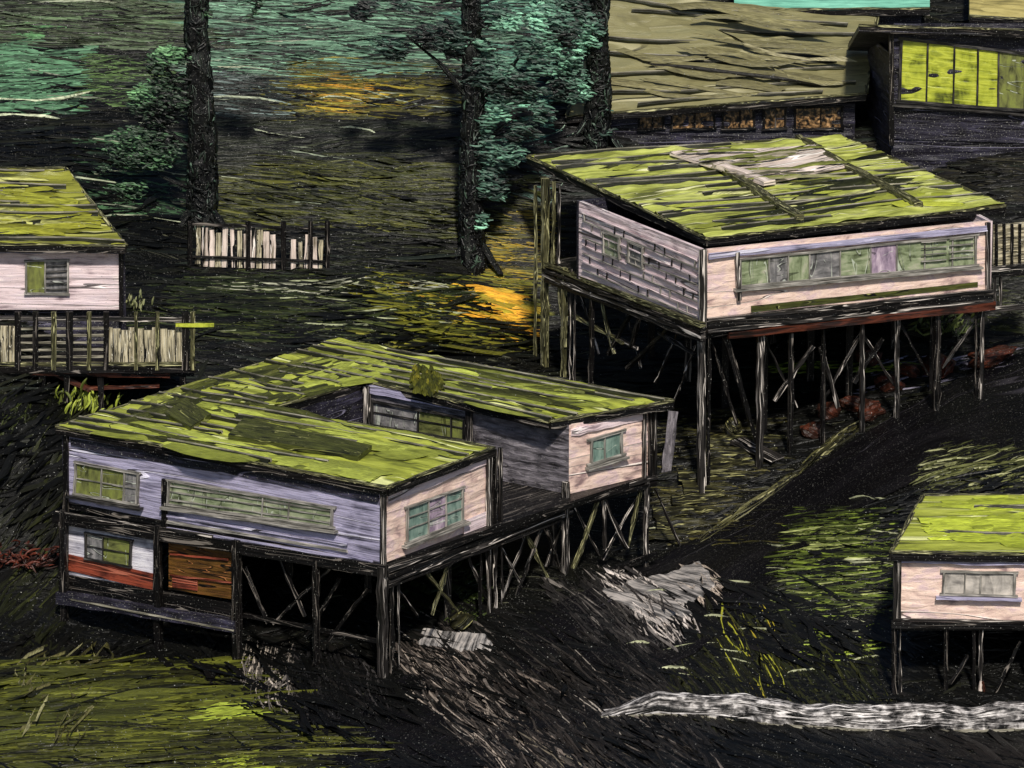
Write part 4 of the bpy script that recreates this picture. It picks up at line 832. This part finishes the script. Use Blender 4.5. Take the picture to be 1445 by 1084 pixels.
# ------------------------------------------------------------ trees
def tree(base, path, r0, label, clumps, pal, nleaf, lsz=(.35, .9), limbs=()):
    """path: offsets from base up the trunk; clumps: (offset, radii) of the crown's leaf masses"""
    root = empty('tree', base, label, 'tree', 'trees on the dark hillside'); b = np.asarray(base, float)
    def tube(pts, r_a, r_b, mb):
        pts = [np.array(p, float) for p in pts]; n = 9; rings = []; o = random.random() * 20; Ls = 0
        dense = []
        for i in range(len(pts) - 1):
            m_ = max(2, int(np.linalg.norm(pts[i + 1] - pts[i]) / .4))
            dense += [pts[i] + (pts[i + 1] - pts[i]) * k / m_ for k in range(m_)]
        dense.append(pts[-1])
        for i, p in enumerate(dense):
            t = i / (len(dense) - 1); r = r_a + (r_b - r_a) * t
            rings.append([p + np.array([math.cos(2 * math.pi * k / n), math.sin(2 * math.pi * k / n), 0]) * r * random.uniform(.78, 1.2) for k in range(n)])
        for i in range(len(rings) - 1):
            l_ = np.linalg.norm(dense[i + 1] - dense[i])
            for k in range(n):
                k2 = (k + 1) % n; w = 2 * math.pi * r_a / n
                mb.quad(rings[i][k], rings[i][k2], rings[i + 1][k2], rings[i + 1][k], 0, [(o + Ls, k * w), (o + Ls, k * w + w), (o + Ls + l_, k * w + w), (o + Ls + l_, k * w)])
            Ls += l_
    mb = MB(); pts = [b + np.array(p) for p in path]; tube(pts, r0, r0 * .55, mb); [tube([b + np.array([math.cos(a_), math.sin(a_), -.1]) * r0 * 2.1 - ZUP * .25, b + np.array([math.cos(a_) * r0 * .5, math.sin(a_) * r0 * .5, .9])], r0 * .28, r0 * .4, mb) for a_ in (3.3, 6.1)]; mb.build('trunk', 'bark', root, True)
    for lp in limbs:
        mb = MB(); tube([b + np.array(p) for p in lp], r0 * .35, r0 * .12, mb); mb.build('limb', 'bark', root, True)
    hs = np.random.rand(700) ** 1.3 * (pts[-1][2] - b[2]); ang_ = np.random.rand(700) * 6.28
    px_ = np.interp(hs, [q_[2] - b[2] for q_ in pts], [q_[0] for q_ in pts]); rr_ = r0 * (1 - .45 * hs / (pts[-1][2] - b[2]))
    mp_ = np.stack([px_ + np.cos(ang_) * rr_, b[1] + np.sin(ang_) * rr_, b[2] + hs], -1); nm_ = np.stack([np.cos(ang_), np.sin(ang_), 0 * ang_], -1)
    dm_ = np.stack([np.random.randn(700) * .9, np.random.randn(700) * .4, np.random.randn(700)], -1); dm_ -= nm_ * (dm_ * nm_).sum(1, keepdims=True); dm_ /= np.linalg.norm(dm_, axis=1, keepdims=True)
    cm_ = np.array([lin(c_) / KL for c_ in ((8,9,8),(18,21,18),(34,42,35),(60,78,64))])[np.random.choice(4, 700, p=(.5,.3,.15,.05))]
    strokes('bark_moss', mp_, dm_, nm_, np.random.uniform(.12, .5, 700), np.random.uniform(.04, .1, 700), np.full(700, .05), cm_, 'leaf', root, .2, .3, .6)['kind'] = 'stuff'
    tot = sum(c[1][0] * c[1][1] * c[1][2] for c in clumps) ** 1; pos = []; nrm = []
    for off, rad in clumps:
        n = max(12, int(nleaf * rad[0] * rad[1] * rad[2] / tot)); v = np.random.randn(n, 3); v /= np.linalg.norm(v, axis=1, keepdims=True)
        rr = np.random.rand(n, 1) ** .4; pos.append(b + np.array(off) + v * rr * np.array(rad)); nrm.append(v + np.array([0, -.5, .7]))
    pos = np.concatenate(pos); nrm = np.concatenate(nrm) + np.random.randn(len(pos), 3) * .35
    keep = vn(pos[:, 0] * 1.1, pos[:, 2] * 1.6, 12) > .40; pos, nrm = pos[keep], nrm[keep]; n = len(pos)
    dr = np.stack([np.ones(n), np.random.randn(n) * .35, np.random.randn(n) * .18 - .12], -1); dr /= np.linalg.norm(dr, axis=1, keepdims=True)
    cs = np.array([lin(p[:3]) / KL for p in pal]); w = np.array([p[3] for p in pal], float); w /= w.sum()
    cl = vn(pos[:, 0] * .9, pos[:, 2] * 1.1, 14); order = np.clip((cl * .75 + np.random.rand(n) * .35 - .05), 0, .999); ci = np.searchsorted(np.cumsum(w), order)
    strokes('crown', pos, dr, nrm, np.random.uniform(*lsz, n), np.random.uniform(.04, .11, n), np.full(n, .035), cs[ci], 'leaf', root, .2, .45, .6)
    return root
TG = [(12,15,13,4),(38,53,46,3),(70,98,83,3),(104,148,122,2),(132,184,154,1.5)]
GG = [(12,15,12,3),(42,58,42,3),(78,112,76,2.4),(104,146,98,1.4)]
tree(gp(285,325), [(0,0,-.5),(.1,0,4),(-.1,0,8),(.1,0,13)], .62, 'dark trunked tree with speckled green crown behind the left house', [((-2.2,-.3,3.4),(1.6,.8,1.0)),((-1.6,-.3,5.2),(1.2,.8,1.0)),((-3.3,0,1.9),(1.2,.7,.8)),((-1.1,-.2,6.6),(1.0,.7,.9)),((1.2,0,9.5),(1.5,1,1.2)),((-1.2,0,10.5),(1.5,1,1.2))], GG, 5200, (.12,.42), [[(0,0,3),(-1.2,-.2,4.0),(-2.2,-.3,4.2)],[(0,0,5),(-.9,-.2,6),(-1.3,-.3,6.6)],[(0,0,1.5),(-1.6,0,2.2),(-3,0,2.2)]])
tree(gp(668,372), [(0,0,-.5),(-.1,0,3),(0,0,7),(-.15,0,14)], .52, 'tall dark tree with bright teal foliage beside the pale roofed house', [((1.6,-.2,6.0),(1.6,.8,1.0)),((1.4,-.2,7.6),(1.8,.9,1.1)),((2.0,-.1,9.3),(2.2,1,1.3)),((1.0,-.2,4.6),(1.0,.7,.8)),((.7,-.2,3.2),(.6,.5,.9)),((-2.0,0,9.0),(1.9,.9,1.0)),((-3.4,0,9.8),(1.6,.9,.9)),((.3,-.3,1.4),(.35,.3,1.0))], TG, 9000, (.15,.6), [[(0,0,4),(.9,-.1,5.4),(1.7,-.2,6)],[(0,0,6),(1,-.1,7.3),(2.0,-.1,8.6)],[(0,0,6.5),(-1.2,0,8),(-2.6,0,9.2)]])
tree(gp(838,200), [(0,0,-.5),(.2,0,2),(.1,0,4.2),(.4,0,8)], .55, 'dark tree with grey teal curled leaves at the olive roof corner', [((-.9,-.2,2.2),(1.0,.7,.9)),((-1.4,-.2,3.8),(1.2,.8,1.0)),((-1.6,-.2,5.4),(1.5,.9,1.0)),((.3,-.3,.9),(.7,.5,.6)),((-.2,-.3,4.6),(.8,.6,.8))], TG, 3600, (.12,.45), [[(0,0,2),(-.7,-.1,2.8),(-1.2,-.2,3.6)],[(0,0,3.4),(-.8,-.1,4.6),(-1.6,-.2,5.4)]])

# ------------------------------------------------------------ shrubs, rocks, steps, walls, fences
def shrub(name, pxy, label, cat, n, size, pal, ang=70, group=None):
    b = gp(*pxy); root = empty(name, b, label, cat, group)
    mb = MB()
    for k in range(4):
        a = k * 1.7; mb.bar(b - ZUP * .15, b + np.array([math.cos(a) * size * .4, math.sin(a) * size * .3, size * .6]), .04, .04, RIGHT, 0, .01)
    mb.build('stem', 'wood', root)
    v = np.random.randn(n, 3) * np.array([.5, .35, .3]) * size; v[:, 2] = np.abs(v[:, 2]); pos = b + v + ZUP * size * .15
    d_ = np.stack([np.random.randn(n) * .5 + .3, np.random.randn(n) * .4, np.ones(n) * math.tan(math.radians(ang)) * .5], -1); d_ /= np.linalg.norm(d_, axis=1, keepdims=True)
    nr = np.stack([np.random.randn(n) * .3 + .2, -np.ones(n), np.ones(n) * .5], -1)
    cs = np.array([lin(p[:3]) / KL for p in pal]); c = cs[np.random.randint(0, len(pal), n)]
    strokes('foliage', pos, d_, nr, np.random.uniform(.25, .6, n) * size, np.random.uniform(.05, .12, n) * size, np.full(n, .03), c, 'leaf', root, .2, .3, .7)
    return root
shrub('shrub', (112,582), 'bright yellow green spiky shrub under the left house deck', 'shrub', 90, 1.1, [(130,140,50),(160,172,70),(80,88,34)])
shrub('shrub', (190,436), 'small pale spiky plant beside the left house wall', 'shrub', 30, .7, [(120,124,84),(70,76,46),(150,152,110)], 75)
shrub('shrub', (1330,470), 'green bush behind the posts of the pink house', 'shrub', 90, 1.2, [(60,72,36),(90,100,54),(36,42,24)], 40)
shrub('flower_bush', (48,800), 'low red flowering bush left of the violet front', 'shrub', 110, 1.0, [(84,38,26),(60,28,20),(34,18,13)], 20)
shrub('flower_bush', (2,800), 'red flowering bush cut by the left picture edge', 'shrub', 70, .9, [(84,38,26),(60,28,20)], 20)
def rock(pxy, sx, sy, sz, mat, label, name='rock', group='red brown rocks along the road', cat='rock'):
    import bmesh
    b = gp(*pxy); bm = bmesh.new(); bmesh.ops.create_icosphere(bm, subdivisions=3, radius=1)
    o = random.random() * 50
    for v in bm.verts:
        p = np.array(v.co); k = 1 + (vn(p[0] * 1.3 + o, p[1] * 1.3 + p[2] * 1.7, 5) - .5) * .8 + (vn(p[0] * 4 + o, p[2] * 4 + p[1] * 3, 6) - .5) * .25
        p = np.sign(p) * np.abs(p) ** .8 * k; v.co = (p[0] * sx, p[1] * sy, p[2] * sz + sz * .45)
    uvl = bm.loops.layers.uv.new('UVMap')
    for f_ in bm.faces:
        for l in f_.loops: l[uvl].uv = (l.vert.co.x + l.vert.co.y * .4 + o, l.vert.co.z + l.vert.co.y * .7 + o)
    me = bpy.data.meshes.new(name); bm.to_mesh(me); bm.free(); me.materials.append(M[mat]); ob = bpy.data.objects.new(name, me); COL.objects.link(ob)
    ob.location = b; ob.rotation_euler = (0, 0, random.random() * 6); tag(ob, label, cat, group)
for a in [((1226,512),.42,.36,.38,'bright topped red rock just right of the thin pale post'), ((1252,548),.5,.4,.36,'brown rock in the middle of the rock row'),
          ((1282,528),.36,.3,.3,'dark brown rock between two red ones'), ((1322,526),.62,.45,.42,'large red rock under the red beam end'),
          ((1204,578),.6,.45,.36,'flat rust brown rock by the second pale post'), ((1168,588),.45,.4,.32,'low rust rock left of the flat one'),
          ((1228,590),.5,.4,.42,'round brown rock lowest beside the road edge'), ((1146,612),.5,.4,.26,'dim sunken rock, leftmost of the road row'),
          ((1400,508),1.1,.5,.36,'long red brown bank stone at the far right')]:
    rock(a[0], a[1], a[2], a[3], 'redrock', a[4])
rock((650,882), .5, .35, .28, 'step', 'flat pale stone under the side of the courtyard house', group=None)
rock((1036,612), .3, .28, .42, 'step', 'mossy upright stone beside the steps', group=None)
stair = empty('stone_stairs', gp(975,740), 'mossy stone stairs climbing between the two big houses', 'stairs')
for k in range(9):
    x = 962 + k * 11; y = 758 - k * 16.5; p = gp(x, y); w = 1.1 + (k % 3) * .25
    mb = MB(); off = RIGHT * random.uniform(-.3, .3); mb.bar(p - RIGHT * w + off + ZUP * .08, p + RIGHT * w + off + np.array([0, .25, .1]), .5, .26, np.array([0, 1.0, 0]), 0, .05); mb.build('step', 'step', stair)
def leaning_board(p0, p1, w, mat, label, name='plank', d=.06):
    a, b = np.asarray(p0, float), np.asarray(p1, float); mb = MB(); mb.bar(a, b, w, d, RIGHT, 0, .03); tag(mb.build(name, mat), label, 'plank')
b0 = gp(940, 668); leaning_board(b0 - ZUP * .1, b0 + np.array([.25, .3, 2.3]), .36, 'grey', 'grey board leaning upright beside the courtyard house corner')
b0, b1 = gp(1040, 628), gp(1098, 654); leaning_board(b0 + ZUP * .2, b1 + ZUP * .15, .7, 'palewood', 'weathered board lying across the stairs below the long post')
wl = empty('low_wall', gp(1150, 1020), 'low crumbling white stone wall along the bottom right', 'wall')
TOP = [(848,985),(930,982),(1010,986),(1100,996),(1200,1003),(1300,1005),(1460,1002),(1640,1000)]
def build_low_wall():
    T = polyline(TOP, 110); p3 = ground(T[:, 0], T[:, 1] + 24); n = len(p3); mb = MB(); r = 8; rings = []
    for i, p in enumerate(p3):
        h = (.62 + .25 * vn(i * .16, 1.0, 5)) * min(1, .08 + i / 12); th = .34
        prof = [(-th, -.2), (-th * 1.1, h * .3), (-th, h * .62), (-th * .9, h * .95), (-th * .3, h * 1.05), (th * .5, h), (th, h * .6), (th, -.2)]
        rings.append([p + np.array([0, y_ + (vn(i * .5, k * 1.3, 6) - .5) * .1, z_ + (vn(i * .35, k * 1.1, 7) - .5) * .09]) for k, (y_, z_) in enumerate(prof)])
    for i in range(n - 1):
        l0 = i * .22
        for k in range(r - 1): mb.quad(rings[i + 1][k], rings[i][k], rings[i][k + 1], rings[i + 1][k + 1], 0, [(l0 + .22, k * .3), (l0, k * .3), (l0, k * .3 + .3), (l0 + .22, k * .3 + .3)])
    mb.quad(*[rings[0][k] for k in (0, 2, 5, 7)]); mb.build('stone_course', 'stone', wl)
    mb = MB()
    for i in range(0, n - 4, 4): mb.bar(rings[i][0] + np.array([0, -.06, .24]), rings[i + 4][0] + np.array([0, -.06, .24]), .07, .12, ZUP, 0, .02, 3)
    mb.build('footing', 'edge', wl)
build_low_wall()
fc = empty('picket_fence', gp(370, 376), 'broken white picket fence alone on the dark slope below the trees', 'fence')
fa_, fb2 = gp(272, 374), gp(462, 380); PFn = plane(fa_, fb2)
for k in range(19):
    x = 280 + k * 9.6; h_ = 58 - (k % 4) * 4 - (10 if k > 11 else 0); y1 = 374 + (x - 280) * .03
    if k in (12, 13): continue
    timber(fc, 'picket', PFn, (x, y1 - h_), (x + random.uniform(-2, 2), y1 + 2), random.uniform(.13, .24), 'white' if k % 3 else 'plank', .05, wob=.03)
for y in (316, 362): timber(fc, 'rail', shift(PFn, .08), (270, y), (462, y + 8), .11, 'wood', .08, wob=.02)
for x in (268, 350, 400, 438, 462): timber(fc, 'fence_post', shift(PFn, .1), (x, 312), (x, 385), .16, 'wood', ground_end=True)

def slab(q, label, t=.07):
    """a thin scraped concrete slab bedded on the slope"""
    c = np.array(q, float); cen = gp(*c.mean(0)); mb = MB(); n = 16
    U, V = np.meshgrid(np.linspace(0, 1, n + 1), np.linspace(0, 1, n + 1), indexing='ij')
    rag = lambda w, sd: (vn(w * 9, w * 0 + sd, 3) - .5) * .16
    Ue = U + rag(V, 1.0) * (np.abs(U - .5) * 2) ** 3; Ve = V + rag(U, 2.0) * (np.abs(V - .5) * 2) ** 3
    px = (c[0, 0] * (1 - Ue) + c[1, 0] * Ue) * (1 - Ve) + (c[3, 0] * (1 - Ue) + c[2, 0] * Ue) * Ve; py = (c[0, 1] * (1 - Ue) + c[1, 1] * Ue) * (1 - Ve) + (c[3, 1] * (1 - Ue) + c[2, 1] * Ue) * Ve
    G3 = ground(px.ravel(), py.ravel()).reshape(n + 1, n + 1, 3); e = np.minimum(np.minimum(U, 1 - U), np.minimum(V, 1 - V)); G3[..., 2] += np.where(e < .01, -.05, t + .05)
    ax = unit(G3[0, -1] - G3[0, 0]); bx = unit(G3[-1, 0] - G3[0, 0])
    mb.v = list(G3.reshape(-1, 3))
    for i in range(n):
        for j in range(n):
            k4 = [(i, j), (i + 1, j), (i + 1, j + 1), (i, j + 1)]; mb.f.append(tuple(x * (n + 1) + y for x, y in k4)[::-1]); mb.m.append(0); mb.uv += [(float((G3[x, y] - cen) @ ax) + c[0, 0], float((G3[x, y] - cen) @ bx)) for x, y in k4[::-1]]
    tag(mb.build('concrete_slab', 'slab', None), label, 'slab', None, 'thing')
slab([(846,838),(902,813),(984,872),(926,892)], 'larger pale scraped slab on the dark track below the courtyard house')
slab([(908,820),(990,792),(1012,830),(966,862)], 'smaller grey slab beside the larger pale slab on the track')
slab([(592,890),(690,898),(700,924),(584,914)], 'long flat grey slab at the foot of the corner post')
